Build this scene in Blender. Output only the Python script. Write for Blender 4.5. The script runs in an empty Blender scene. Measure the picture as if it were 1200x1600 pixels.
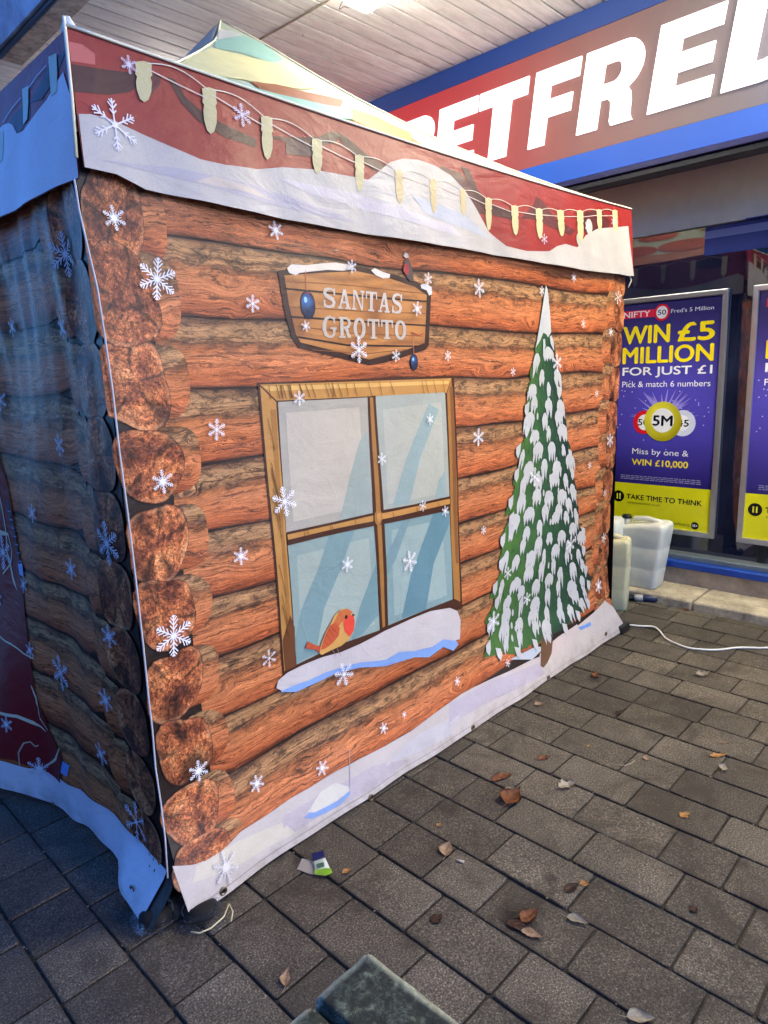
import bpy, bmesh, math, random
import numpy as np
from mathutils import Vector, Matrix
from mathutils.geometry import tessellate_polygon
random.seed(7)
C = bpy.context.scene
COL = C.collection
R = math.radians

# ------------------------------------------------------------------ camera
CAM = np.array([0.0, 0.0, 1.55])
FPX = 1055.0
def _n(v): return v / np.linalg.norm(v)
_X = _n(np.array([1644-600., -(542-800.), -FPX]))
_Y = _n(np.array([-510-600., -(626-800.), -FPX])); _Y = _n(_Y - _X*np.dot(_X, _Y))
_Z = np.cross(_X, _Y)
ROT = np.array([_X, _Y, _Z])
cam_d = bpy.data.cameras.new('camera'); cam = bpy.data.objects.new('camera', cam_d); COL.objects.link(cam)
m4 = Matrix([list(ROT[0])+[0], list(ROT[1])+[0], list(ROT[2])+[0], [0, 0, 0, 1]])
m4.translation = Vector(CAM)
cam.matrix_world = m4
cam_d.sensor_fit = 'HORIZONTAL'; cam_d.sensor_width = 36; cam_d.lens = 36*FPX/1200
cam_d.clip_start = .02; cam_d.clip_end = 800
C.camera = cam
C.render.resolution_x = 768; C.render.resolution_y = 1024

# ------------------------------------------------------------------ light
SUN_EL = 17.0
SUN_DIR = Vector((0.30, -1.0, 0)).normalized()      # horizontal direction TOWARDS the sun
w = bpy.data.worlds.new('World'); C.world = w; w.use_nodes = True
nt = w.node_tree
bg = nt.nodes['Background']; sky = nt.nodes.new('ShaderNodeTexSky')
sky.sky_type = 'NISHITA'; sky.sun_disc = False
sky.sun_elevation = R(SUN_EL); sky.sun_rotation = math.atan2(SUN_DIR.x, SUN_DIR.y)
sky.air_density = 1.0; sky.dust_density = .6; sky.ozone_density = 8.0
bg.inputs['Strength'].default_value = .15
tint = nt.nodes.new('ShaderNodeMix'); tint.data_type = 'RGBA'; tint.blend_type = 'MULTIPLY'; tint.inputs[0].default_value = 1
tint.inputs[7].default_value = (.76, .96, 1.30, 1)
nt.links.new(sky.outputs[0], tint.inputs[6]); nt.links.new(tint.outputs[2], bg.inputs[0])
sd = bpy.data.lights.new('sun', 'SUN'); sd.energy = .72; sd.angle = R(14); sd.color = (1, .72, .42)
so = bpy.data.objects.new('sun', sd); COL.objects.link(so)
dvec = Vector((SUN_DIR.x*math.cos(R(SUN_EL)), SUN_DIR.y*math.cos(R(SUN_EL)), math.sin(R(SUN_EL))))
so.rotation_euler = dvec.to_track_quat('Z', 'Y').to_euler()
so.location = (1, -8, 6)
C.view_settings.view_transform = 'Standard'; C.view_settings.look = 'None'
C.view_settings.gamma = 1; C.view_settings.use_curve_mapping = False
C.view_settings.exposure = 1.5

# ------------------------------------------------------------------ measuring helpers (photo point -> point on a known plane)
def ray(px, py): return ROT @ np.array([px-600., -(py-800.), -FPX])
def pg(px, py, z=0.0):
    r = ray(px, py); return CAM + r*((z-CAM[2])/r[2])
def hitx(px, py, X):
    r = ray(px, py); return CAM + r*(X/r[0])
def hity(px, py, Y):
    r = ray(px, py); return CAM + r*(Y/r[1])
def proj(p):
    c = ROT.T @ (np.array(p, float)-CAM)
    if c[2] > -.05: return None
    return 600+FPX*c[0]/-c[2], 800-FPX*c[1]/-c[2]

def sstep(a, b, t):
    t = np.clip((np.asarray(t, float)-a)/(b-a), 0, 1); return t*t*(3-2*t)
# the fabric surfaces of the gazebo
Y0 = 1.72; X0 = .755
def Yf(x, z):
    x = np.asarray(x, float); z = np.asarray(z, float)
    y = Y0 - (.085+.028*np.exp(-((x-.78)/.22)**2))*np.clip((.36-z)/.36, 0, 1.1)**1.5
    y = y + .004*np.sin(x*5.1+z*2.3) + .003*np.sin(x*11+1.3-z*4.0) + .0025*np.sin(z*9-x*3)
    low = 1-sstep(.05, .45, z)
    y = y + low*(.003*np.sin(x*6.3+.5) + .0022*np.sin(x*19+z*8))
    # tension folds fanning from the two top corners
    for cx, s in ((.75, 1), (3.72, -1)):
        a = np.arctan2((x-cx)*s, 2.12-z); r = np.hypot(x-cx, z-2.12)
        y = y + .0045*np.sin(a*15)*np.exp(-r*1.9)*sstep(.05, .3, r)
    # slack sheets near the vertical middle seam
    y = y + .003*np.exp(-((x-2.25)/.03)**2)
    return y
_ky = [1.70, 1.85, 1.99, 2.28, 2.53, 2.73, 3.0, 3.4, 4.0, 4.8]
_kv = [.0, .0, .010, .015, .05, .145, .20, .15, .05, .02]
_fv = [.11, .09, .03, .0, .0, .0, .0, .0, .0, .0]
def Xl(y, z):
    y = np.asarray(y, float); z = np.asarray(z, float)
    k = np.interp(y, _ky, _kv)
    x = X0 + .022*sstep(2.1, 1.6, z) - k*(1-sstep(.12, 1.0, z)) - np.interp(y, _ky, _fv)*(1-sstep(.0, .16, z))
    top = sstep(.9, 2.0, z)
    x = x + top*(.009*(1+np.sin(y*34+(2.1-z)*6))*np.exp(-(y-1.75)*.9) + .004*(1+np.sin(y*61+1-(2.1-z)*5)))*sstep(1.72, 1.85, y)
    x = x + .007*np.sin(y*13+z*5)*sstep(1.72, 1.9, y) + .004*np.sin(y*29-z*9)*sstep(1.72, 1.9, y)
    return x
def pf(px, py):
    """photo point on the long front panel -> (x, z)"""
    y = Y0
    for _ in range(6):
        p = hity(px, py, y); y = float(Yf(p[0], p[2]))
    return (p[0], p[2])
def pl(px, py):
    """photo point on the left panel -> (y, z)"""
    x = X0
    for _ in range(12):
        p = hitx(px, py, x); x = .5*x+.5*float(Xl(p[1], p[2]))
    return (p[1], p[2])

# ------------------------------------------------------------------ object helpers
def tag(o, label=None, cat=None, group=None, kind=None):
    if label: o['label'] = label
    if cat: o['category'] = cat
    if group: o['group'] = group
    if kind: o['kind'] = kind
    return o
def empty(name, loc, label, cat, group=None):
    o = bpy.data.objects.new(name, None); COL.objects.link(o); o.location = loc; o.empty_display_size = .1
    return tag(o, label, cat, group)
def link(name, me, mat=None, parent=None):
    o = bpy.data.objects.new(name, me); COL.objects.link(o)
    if mat is not None and not me.materials: me.materials.append(mat)
    if parent is not None:
        o.parent = parent
        top = parent
        off = Vector((0, 0, 0))
        while top is not None:
            off += Vector(top.location); top = top.parent
        if parent.parent is None: o.location = -Vector(parent.location)
    return o
class MB:
    def __init__(s): s.bm = bmesh.new()
    def box(s, x0, x1, y0, y1, z0, z1, bev=0, seg=1):
        r = bmesh.ops.create_cube(s.bm, size=1)
        for v in r['verts']:
            v.co = Vector(((x0+x1)/2+v.co.x*(x1-x0), (y0+y1)/2+v.co.y*(y1-y0), (z0+z1)/2+v.co.z*(z1-z0)))
        if bev:
            es = list({e for v in r['verts'] for e in v.link_edges})
            bmesh.ops.bevel(s.bm, geom=es, offset=bev, segments=seg, affect='EDGES', profile=.5)
        return s
    def tube(s, pts, r, n=8, cap=True):
        pts = [Vector(p) for p in pts]; rings = []
        rr = r if isinstance(r, (list, tuple)) else [r]*len(pts)
        up = None
        for i, p in enumerate(pts):
            d = (pts[min(i+1, len(pts)-1)]-pts[max(i-1, 0)])
            if d.length < 1e-9: d = Vector((0, 0, 1))
            d.normalize()
            if up is None: up = d.orthogonal().normalized()
            up = (up-d*up.dot(d))
            if up.length < 1e-5: up = d.orthogonal()
            up.normalize(); sd_ = d.cross(up)
            rings.append([s.bm.verts.new(p+(up*math.cos(2*math.pi*k/n)+sd_*math.sin(2*math.pi*k/n))*rr[i]) for k in range(n)])
        for a, b in zip(rings, rings[1:]):
            for k in range(n): s.bm.faces.new((a[k], a[(k+1) % n], b[(k+1) % n], b[k]))
        if cap:
            s.bm.faces.new(rings[0][::-1]); s.bm.faces.new(rings[-1])
        return s
    def quad(s, *p):
        s.bm.faces.new([s.bm.verts.new(q) for q in p]); return s
    def build(s, name, mat, parent=None, smooth=False):
        me = bpy.data.meshes.new(name)
        bmesh.ops.recalc_face_normals(s.bm, faces=s.bm.faces)
        s.bm.to_mesh(me); s.bm.free()
        if smooth:
            for p in me.polygons: p.use_smooth = True
        return link(name, me, mat, parent)
def grid_mesh(name, P, U=None, smooth=True):
    """P: (n,m,3) array of points; U: (n,m,2) uv"""
    n, m = P.shape[:2]
    me = bpy.data.meshes.new(name)
    idx = np.arange(n*m).reshape(n, m)
    f = np.stack([idx[:-1, :-1], idx[1:, :-1], idx[1:, 1:], idx[:-1, 1:]], -1).reshape(-1, 4)
    me.from_pydata(P.reshape(-1, 3).tolist(), [], f.tolist())
    if U is not None:
        uv = me.uv_layers.new(name='UVMap')
        uv.data.foreach_set('uv', U.reshape(-1, 2)[f.reshape(-1)].astype(np.float32).reshape(-1))
    if smooth: me.polygons.foreach_set('use_smooth', [True]*len(me.polygons))
    return me

# ------------------------------------------------------------------ colours and materials
def lin(v):
    v = v/255.
    return v/12.92 if v <= .04045 else ((v+.055)/1.055)**2.4
def c(r, g, b): return (lin(r), lin(g), lin(b))
class NT:
    def __init__(s, name):
        s.m = bpy.data.materials.new(name); s.m.use_nodes = True; s.t = s.m.node_tree
        s.b = s.t.nodes['Principled BSDF']; s.out = s.t.nodes['Material Output']
    def n(s, typ, **kw):
        x = s.t.nodes.new('ShaderNode'+typ)
        for k, v in kw.items():
            if k.startswith('i_'):
                x.inputs[k[2:].replace('_', ' ')].default_value = v
            else: setattr(x, k, v)
        return x
    def l(s, a, b): s.t.links.new(a, b); return s
    def ramp(s, fac, stops, interp='LINEAR'):
        x = s.n('ValToRGB'); cr = x.color_ramp; cr.interpolation = interp
        while len(cr.elements) < len(stops): cr.elements.new(.5)
        for e, (p, col) in zip(cr.elements, stops):
            e.position = p; e.color = (*col, 1) if len(col) == 3 else col
        s.l(fac, x.inputs[0]); return x.outputs[0]
    def math(s, op, a, b=None, clamp=False):
        x = s.n('Math', operation=op, use_clamp=clamp)
        for i, v in enumerate((a, b)):
            if v is None: continue
            if isinstance(v, (int, float)): x.inputs[i].default_value = v
            else: s.l(v, x.inputs[i])
        return x.outputs[0]
    def mix(s, fac, a, b, typ='MIX'):
        x = s.n('Mix', data_type='RGBA', blend_type=typ)
        for i, v in ((0, fac), (6, a), (7, b)):
            if isinstance(v, (int, float)): x.inputs[i].default_value = v
            elif isinstance(v, tuple): x.inputs[i].default_value = (*v, 1) if len(v) == 3 else v
            else: s.l(v, x.inputs[i])
        return x.outputs[2]
    def noise(s, vec, scale, detail=4, rough=.55, dist=0):
        x = s.n('TexNoise'); x.inputs['Scale'].default_value = scale; x.inputs['Detail'].default_value = detail
        x.inputs['Roughness'].default_value = rough; x.inputs['Distortion'].default_value = dist
        if vec is not None: s.l(vec, x.inputs['Vector'])
        return x.outputs['Fac']
    def mapping(s, vec, scale=(1, 1, 1), loc=(0, 0, 0), rot=(0, 0, 0)):
        x = s.n('Mapping'); x.inputs['Scale'].default_value = scale; x.inputs['Location'].default_value = loc
        x.inputs['Rotation'].default_value = rot; s.l(vec, x.inputs[0]); return x.outputs[0]
    def pos(s): return s.n('NewGeometry').outputs['Position']
    def rnd(s): return s.n('ObjectInfo').outputs['Random']
    def bump(s, h, strength, dist=.01, normal=None):
        x = s.n('Bump'); x.inputs['Strength'].default_value = strength; x.inputs['Distance'].default_value = dist
        s.l(h, x.inputs['Height'])
        if normal is not None: s.l(normal, x.inputs['Normal'])
        return x.outputs[0]
    def set(s, **kw):
        for k, v in kw.items():
            k = {'base': 'Base Color', 'rough': 'Roughness', 'metal': 'Metallic', 'ior': 'IOR', 'spec': 'Specular IOR Level',
                 'normal': 'Normal', 'coat': 'Coat Weight', 'coatr': 'Coat Roughness', 'emit': 'Emission Color', 'estr': 'Emission Strength',
                 'trans': 'Transmission Weight', 'alpha': 'Alpha', 'sss': 'Subsurface Weight'}[k]
            i = s.b.inputs[k]
            if isinstance(v, (int, float)): i.default_value = v
            elif isinstance(v, tuple): i.default_value = (*v, 1) if len(v) == 3 else v
            else: s.l(v, i)
        return s

def plain(name, col, rough=.5, metal=0, var=.12, scale=12, bumps=.1, **kw):
    k = NT(name); p = k.pos()
    n1 = k.noise(p, scale, 5); n2 = k.noise(p, scale*6, 3)
    f = k.math('ADD', k.math('MULTIPLY', n1, .7), k.math('MULTIPLY', n2, .3))
    dark = tuple(x*(1-var*1.6) for x in col); light = tuple(min(1, x*(1+var)) for x in col)
    k.set(base=k.ramp(f, [(.3, dark), (.7, light)]), rough=rough, metal=metal, **kw)
    if bumps: k.set(normal=k.bump(n2, bumps, .004))
    return k.m

def fabric_normal(k, amt=1.0):
    """creases, stitched weave and soft wrinkles shared by every printed cloth"""
    p = k.pos()
    wv = k.noise(k.mapping(p, (1.6, 1.6, 3.2), rot=(.5, .35, .3)), 3.0, 5, .55, 1.2)
    cr = k.n('TexVoronoi', feature='DISTANCE_TO_EDGE'); cr.inputs['Scale'].default_value = 5.5
    dn = k.n('Mix', data_type='RGBA'); dn.inputs[0].default_value = .12
    nn = k.n('TexNoise'); nn.inputs['Scale'].default_value = 4; k.l(p, nn.inputs['Vector'])
    k.l(p, dn.inputs[6]); k.l(nn.outputs['Color'], dn.inputs[7]); k.l(dn.outputs[2], cr.inputs['Vector'])
    edge = k.math('SUBTRACT', 1, k.math('MULTIPLY', cr.outputs['Distance'], 22, True), True)
    gate = k.math('MULTIPLY', edge, k.ramp(k.noise(p, 2.3, 2), [(.45, (0, 0, 0)), (.62, (1, 1, 1))]))
    rid = k.math('ABSOLUTE', k.math('SUBTRACT', k.noise(k.mapping(p, (1, 1, .8), rot=(.2, .9, .1)), 7, 4, .5, .8), .5))
    h = k.math('ADD', wv, k.math('ADD', k.math('MULTIPLY', gate, .10), k.math('MULTIPLY', rid, -.55)))
    return k.bump(h, .30*amt, .022)

def make_print(name, trans=0.0, rough=.5, amt=1.0):
    k = NT(name)
    a = k.n('Attribute', attribute_name='Col')
    p = k.pos()
    dirt = k.noise(p, 3.5, 6, .65); fine = k.noise(p, 220, 2, .6)
    col = k.mix(1.0, a.outputs['Color'], k.ramp(dirt, [(.25, (.86, .85, .83)), (.6, (1, 1, 1))]), 'MULTIPLY')
    col = k.mix(1.0, col, k.ramp(fine, [(.3, (.93, .93, .93)), (.7, (1.05, 1.05, 1.05))]), 'MULTIPLY')
    if name == 'printed_polyester':
        sz = k.n('SeparateXYZ'); k.l(p, sz.inputs[0])
        lo = k.ramp(sz.outputs[2], [(.0, (1, 1, 1)), (.11, (0, 0, 0))])
        sc_ = k.ramp(k.noise(p, 11, 6, .7), [(.40, (0, 0, 0)), (.66, (1, 1, 1))])
        col = k.mix(k.math('MULTIPLY', k.math('MULTIPLY', lo, sc_), .6), col, c(104, 92, 76))
    k.set(base=col, rough=rough, spec=.35, normal=fabric_normal(k, amt))
    if trans:
        tr = k.n('BsdfTranslucent'); k.l(col, tr.inputs[0]); mx = k.n('MixShader'); mx.inputs[0].default_value = trans
        k.l(k.b.outputs[0], mx.inputs[1]); k.l(tr.outputs[0], mx.inputs[2]); k.l(mx.outputs[0], k.out.inputs[0])
    return k.m
M = {}
M['print'] = make_print('printed_polyester', rough=.48, amt=.7)
M['print_roof'] = make_print('printed_roof_polyester', trans=.35, rough=.6)
M['poster'] = make_print('glossy_poster_paper', rough=.22, amt=.12)
M['decal_flat'] = make_print('flat_print', rough=.4, amt=.0)

def make_log():
    k = NT('printed_log_wood')
    uv = k.n('UVMap'); uv.uv_map = 'UVMap'; sep = k.n('SeparateXYZ'); k.l(uv.outputs[0], sep.inputs[0])
    u, v = sep.outputs[0], sep.outputs[1]
    rnd = k.rnd()
    off = k.n('CombineXYZ'); k.l(k.math('MULTIPLY', rnd, 37.0), off.inputs[0]); k.l(k.math('MULTIPLY', rnd, 91.0), off.inputs[1])
    add = k.n('VectorMath', operation='ADD'); k.l(uv.outputs[0], add.inputs[0]); k.l(off.outputs[0], add.inputs[1])
    P = add.outputs[0]
    slow = k.noise(k.mapping(P, (2.2, 1.2, 1)), 2.2, 6, .62, .6)
    # grain follows the log and swerves round the knots
    kn = k.n('TexVoronoi', feature='F1'); kn.inputs['Scale'].default_value = 1.0; kn.inputs['Randomness'].default_value = .9
    k.l(k.mapping(P, (2.6, 1.35, 1)), kn.inputs['Vector'])
    kd = kn.outputs['Distance']
    knot = k.math('SUBTRACT', 1, k.math('MULTIPLY', kd, 9, True), True)
    knr = k.math('MULTIPLY', k.math('SUBTRACT', 1, k.math('MULTIPLY', kd, 3.2, True), True), .35)
    vv = k.n('CombineXYZ'); sp = k.n('SeparateXYZ'); k.l(P, sp.inputs[0])
    k.l(k.math('MULTIPLY', sp.outputs[0], 2.0), vv.inputs[0])
    k.l(k.math('MULTIPLY', k.math('ADD', k.math('ADD', sp.outputs[1], k.math('MULTIPLY', slow, .32)), knr), 15.0), vv.inputs[1])
    grain = k.noise(vv.outputs[0], 2.3, 9, .74, .2)
    fine = k.noise(k.mapping(vv.outputs[0], (2.5, 4.2, 1)), 3.0, 5, .75)
    vj = k.math('ADD', v, k.math('ADD', k.math('MULTIPLY', k.math('SUBTRACT', slow, .5), .30), k.math('MULTIPLY', k.math('SUBTRACT', grain, .5), .34)))
    vj = k.math('ADD', vj, k.math('MULTIPLY', k.math('SUBTRACT', .35, rnd), .16))
    base = k.ramp(vj, [(0.0, c(112, 56, 30)), (.06, c(148, 78, 44)), (.22, c(178, 102, 60)), (.45, c(190, 120, 76)), (.62, c(178, 112, 68)),
                       (.69, c(120, 80, 54)), (.75, c(164, 122, 82)), (.90, c(174, 134, 92)), (1.0, c(118, 84, 58))])
    red = k.mix(k.ramp(k.noise(P, .9, 2), [(.4, (0, 0, 0)), (.65, (1, 1, 1))]), (1.0, 1.0, 1.0), (1.0, .93, .88))
    col = k.mix(1.0, base, red, 'MULTIPLY')
    col = k.mix(.85, col, k.ramp(grain, [(.34, (.10, .08, .07)), (.42, (.55, .50, .46)), (.51, (.98, .97, .95)), (.62, (1.5, 1.46, 1.40))]), 'MULTIPLY')
    col = k.mix(.8, col, k.ramp(fine, [(.38, (.32, .29, .27)), (.5, (1, 1, 1)), (.62, (1.35, 1.34, 1.30))]), 'MULTIPLY')
    # charred blotches in the weathered upper half, split cracks
    bl = k.math('MULTIPLY', k.ramp(k.noise(k.mapping(P, (3.5, 1.6, 1)), 4.6, 8, .78, .5), [(.49, (0, 0, 0)), (.58, (1, 1, 1))]),
                k.ramp(v, [(.42, (0, 0, 0)), (.62, (1, 1, 1))]))
    col = k.mix(k.math('MULTIPLY', bl, .75), col, c(44, 34, 28))
    ck = k.math('ABSOLUTE', k.math('SUBTRACT', k.noise(k.mapping(vv.outputs[0], (.35, .30, 1)), 2.2, 3, .5, .3), .5))
    col = k.mix(k.math('MULTIPLY', k.math('SUBTRACT', 1, k.math('MULTIPLY', ck, 60, True), True), .9), col, c(38, 20, 12))
    col = k.mix(k.math('MULTIPLY', knot, .85), col, c(58, 28, 16))
    edge = k.math('ADD', k.ramp(v, [(0, (1, 1, 1)), (.045, (0, 0, 0))]), k.ramp(v, [(.965, (0, 0, 0)), (1, (1, 1, 1))]))
    ed = k.math('MULTIPLY', edge, k.ramp(grain, [(.35, (1, 1, 1)), (.7, (.4, .4, .4))]))
    col = k.mix(k.math('MULTIPLY', ed, .85), col, c(30, 16, 10))
    k.set(base=col, rough=.48, spec=.3, normal=fabric_normal(k, .7))
    return k.m
M['log'] = make_log()

def make_logend():
    k = NT('printed_log_end_grain')
    uv = k.n('UVMap'); uv.uv_map = 'UVMap'
    rnd = k.rnd()
    off = k.n('CombineXYZ'); k.l(k.math('MULTIPLY', rnd, 53.0), off.inputs[0]); k.l(k.math('MULTIPLY', rnd, 17.0), off.inputs[1]); k.l(k.math('MULTIPLY', rnd, 29.0), off.inputs[2])
    add = k.n('VectorMath', operation='ADD'); k.l(uv.outputs[0], add.inputs[0]); k.l(off.outputs[0], add.inputs[1]); P = add.outputs[0]
    ln = k.n('VectorMath', operation='LENGTH'); k.l(uv.outputs[0], ln.inputs[0]); r = ln.outputs['Value']
    nz = k.noise(P, 1.7, 4, .6)
    rings = k.n('Math', operation='SINE'); k.l(k.math('MULTIPLY', k.math('ADD', r, k.math('MULTIPLY', nz, .5)), 46), rings.inputs[0])
    crumb = k.noise(P, 9, 6, .75, .4); crumb2 = k.noise(P, 24, 3, .8)
    big = k.noise(P, 1.3, 3, .6)
    base = k.ramp(big, [(.30, c(84, 44, 30)), (.44, c(140, 78, 48)), (.56, c(186, 114, 68)), (.70, c(210, 148, 96))])
    col = k.mix(.35, base, k.ramp(k.math('ADD', k.math('MULTIPLY', rings.outputs[0], .5), .5), [(0, (.6, .5, .45)), (1, (1.15, 1.1, 1.05))]), 'MULTIPLY')
    col = k.mix(.9, col, k.ramp(crumb, [(.38, (.12, .09, .09)), (.46, (.58, .53, .50)), (.54, (1.05, 1.02, 1.0)), (.64, (2.0, 1.9, 1.8))]), 'MULTIPLY')
    col = k.mix(.8, col, k.ramp(crumb2, [(.38, (.35, .32, .30)), (.5, (1, 1, 1)), (.62, (1.7, 1.64, 1.56))]), 'MULTIPLY')
    # star cracks
    sp = k.n('SeparateXYZ'); k.l(uv.outputs[0], sp.inputs[0])
    ang = k.math('ARCTAN2', sp.outputs[1], sp.outputs[0])
    av = k.n('CombineXYZ'); k.l(k.math('MULTIPLY', k.math('ADD', ang, k.math('MULTIPLY', k.math('SUBTRACT', nz, .5), .8)), 1.0), av.inputs[0])
    k.l(k.math('MULTIPLY', rnd, 77), av.inputs[1])
    cr = k.n('TexVoronoi', feature='DISTANCE_TO_EDGE'); cr.inputs['Scale'].default_value = .55; k.l(av.outputs[0], cr.inputs['Vector'])
    crk = k.math('MULTIPLY', k.math('SUBTRACT', 1, k.math('MULTIPLY', cr.outputs['Distance'], 15, True), True), k.ramp(r, [(.12, (0, 0, 0)), (.4, (1, 1, 1))]))
    col = k.mix(k.math('MULTIPLY', crk, .85), col, c(28, 14, 10))
    col = k.mix(k.ramp(sp.outputs[0], [(.0, (.55, .55, .55)), (.55, (0, 0, 0))]) if False else k.ramp(k.math('ADD', k.math('MULTIPLY', sp.outputs[0], .5), .5), [(.05, (.6, .6, .6)), (.55, (0, 0, 0))]), col, k.mix(1, col, (.34, .28, .30), 'MULTIPLY'))  # shading on the left of each end put into the printed colour
    rim = k.ramp(r, [(.86, (0, 0, 0)), (.93, (1, 1, 1)), (.97, (.2, .2, .2))])
    col = k.mix(k.math('MULTIPLY', k.math('MULTIPLY', rim, k.ramp(big, [(.42, (0, 0, 0)), (.6, (1, 1, 1))])), .45), col, c(186, 142, 104))
    col = k.mix(k.ramp(r, [(.965, (0, 0, 0)), (1.0, (1, 1, 1))]), col, c(26, 14, 10))
    k.set(base=col, rough=.48, spec=.3, normal=fabric_normal(k, .7))
    return k.m
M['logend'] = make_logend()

# ------------------------------------------------------------------ printed artwork: flat shapes laid on a cloth or board
class Sheet:
    """polygons in the surface's own coordinates (u, v), stacked by fractions of a millimetre, coloured per face"""
    def __init__(s): s.bm = bmesh.new(); s.cols = []; s.lay = s.bm.faces.layers.int.new('ci'); s.w = 0.0
    def ci(s, col): s.cols.append(col); return len(s.cols)-1
    def poly(s, pts, col, w=None, flat=True):
        w = s.w if w is None else w
        pts = [tuple(p[:2]) for p in pts]
        vs = [s.bm.verts.new((p[0], p[1], w)) for p in pts]
        k = s.ci(col)
        for t in tessellate_polygon([[Vector((p[0], p[1], 0)) for p in pts]]):
            try: f = s.bm.faces.new([vs[i] for i in t]); f[s.lay] = k
            except ValueError: pass
        return s
    def ell(s, cx, cy, rx, ry, col, w=None, n=20, rot=0, jit=0):
        pts = []
        for i in range(n):
            a = 2*math.pi*i/n; j = 1+random.uniform(-jit, jit)
            x, y = rx*math.cos(a)*j, ry*math.sin(a)*j
            pts.append((cx+x*math.cos(rot)-y*math.sin(rot), cy+x*math.sin(rot)+y*math.cos(rot)))
        return s.poly(pts, col, w)
    def rib(s, pts, width, col, w=None):
        w = s.w if w is None else w
        pts = [Vector((p[0], p[1])) for p in pts]; k = s.ci(col); prev = None
        ww = width if isinstance(width, (list, tuple)) else [width]*len(pts)
        for i, p in enumerate(pts):
            d = pts[min(i+1, len(pts)-1)]-pts[max(i-1, 0)]
            if d.length < 1e-9: continue
            d.normalize(); nn = Vector((-d.y, d.x))*ww[i]/2
            a = s.bm.verts.new((*(p+nn), w)); b = s.bm.verts.new((*(p-nn), w))
            if prev: f = s.bm.faces.new((prev[0], prev[1], b, a)); f[s.lay] = k
            prev = (a, b)
        return s
    def tris(s, tris, col, w=None):
        w = s.w if w is None else w; k = s.ci(col)
        for t in tris:
            try: f = s.bm.faces.new([s.bm.verts.new((q[0], q[1], w)) for q in t]); f[s.lay] = k
            except ValueError: pass
        return s
    def flake(s, cx, cy, r, col=None, w=None, rot=0.0, kind=0, sx=1.0):
        w = s.w if w is None else w; col = col or c(226, 226, 230)
        T = .062*r if kind != 2 else .06*r
        for i in range(6):
            a = rot+i*math.pi/3; dx, dy = math.cos(a), math.sin(a)
            P = lambda t, q=0: (cx+(dx*t-dy*q)*r*sx, cy+(dy*t+dx*q)*r)
            s.rib([P(.06), P(1)], T, col, w+i*2.5e-5)
            brs = ((.30, .30), (.52, .36), (.72, .26), (.88, .13)) if kind == 0 else ((.26, .20), (.46, .26), (.66, .28), (.84, .18)) if kind == 1 else ((.42, .22), (.62, .3), (.80, .2))
            for t0, L in brs:
                for sg in (-1, 1):
                    s.rib([P(t0), P(t0+L*.72, sg*L*.62)], T*.85, col, w+2e-4)
            if kind == 1:
                s.rib([P(.0), P(.26, 0)], T*3, col, w+2.6e-4+i*2e-5)
            b2 = rot+(i+.5)*math.pi/3; Q_ = lambda t: (cx+math.cos(b2)*t*r*sx, cy+math.sin(b2)*t*r)
            if kind != 2: s.rib([Q_(.05), Q_(.62 if kind == 1 else .34)], T*.8, col, w+3.6e-4+i*1e-5)
        s.ell(cx, cy, .13*r*sx, .13*r, col, w+4.2e-4, 8)
        return s
    def build(s, name, mapping, mat, parent, cell=.04, normal_off=True):
        bm = s.bm
        if cell:
            us = [v.co.x for v in bm.verts]; vs = [v.co.y for v in bm.verts]
            for ax, arr in ((0, us), (1, vs)):
                a = math.floor(min(arr)/cell)*cell + cell
                while a < max(arr)-1e-6:
                    co = Vector((a, 0, 0)) if ax == 0 else Vector((0, a, 0)); no = Vector((1, 0, 0)) if ax == 0 else Vector((0, 1, 0))
                    bmesh.ops.bisect_plane(bm, geom=bm.verts[:]+bm.edges[:]+bm.faces[:], plane_co=co, plane_no=no, dist=1e-6)
                    a += cell
        bm.verts.ensure_lookup_table()
        V = np.array([v.co[:] for v in bm.verts])
        cols = []
        for f in bm.faces:
            cc = s.cols[f[s.lay]]
            for lp in f.loops:
                q = cc(lp.vert.co.x, lp.vert.co.y) if callable(cc) else cc
                cols.extend((q[0], q[1], q[2], 1.0))
        W = mapping(V[:, 0], V[:, 1], V[:, 2])
        for v, q in zip(bm.verts, W): v.co = q
        me = bpy.data.meshes.new(name); bm.to_mesh(me); bm.free()
        ca = me.color_attributes.new('Col', 'FLOAT_COLOR', 'CORNER'); ca.data.foreach_set('color', cols)
        me.polygons.foreach_set('use_smooth', [True]*len(me.polygons))
        return link(name, me, mat, parent)

def map_front(u, v, wv): return np.stack([u, Yf(u, v)-.0012-wv, v], -1)
def map_left(u, v, wv): return np.stack([Xl(u, v)-.0012-wv, u, v], -1)

def text_tris(body, bold=0.0, size=1.0, spacing=1.0):
    cu = bpy.data.curves.new('lettering', 'FONT'); cu.body = body; cu.offset = 0; cu.size = size; cu.space_character = spacing
    cu.resolution_u = 4
    o = bpy.data.objects.new('lettering', cu); COL.objects.link(o)
    dg = bpy.context.evaluated_depsgraph_get(); dg.update()
    me = o.evaluated_get(dg).to_mesh()
    me.calc_loop_triangles()
    V = [v.co.copy() for v in me.vertices]
    t = [[(V[i].x, V[i].y) for i in q.vertices] for q in me.loop_triangles]
    o.evaluated_get(dg).to_mesh_clear()
    bpy.data.objects.remove(o); bpy.data.curves.remove(cu)
    xs = [p[0] for q in t for p in q]; ys = [p[1] for q in t for p in q]
    x0, x1, y0, y1 = min(xs), max(xs), min(ys), max(ys)
    return [[((p[0]-x0)/(x1-x0), (p[1]-y0)/(y1-y0)) for p in q] for q in t]
def bil(q, a, b):
    """q = corners (tl, tr, br, bl); a across, b up"""
    tl, tr, br, bl = [np.array(k[:2]) for k in q]
    return tuple((bl*(1-a)+br*a)*(1-b)+(tl*(1-a)+tr*a)*b)

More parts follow.
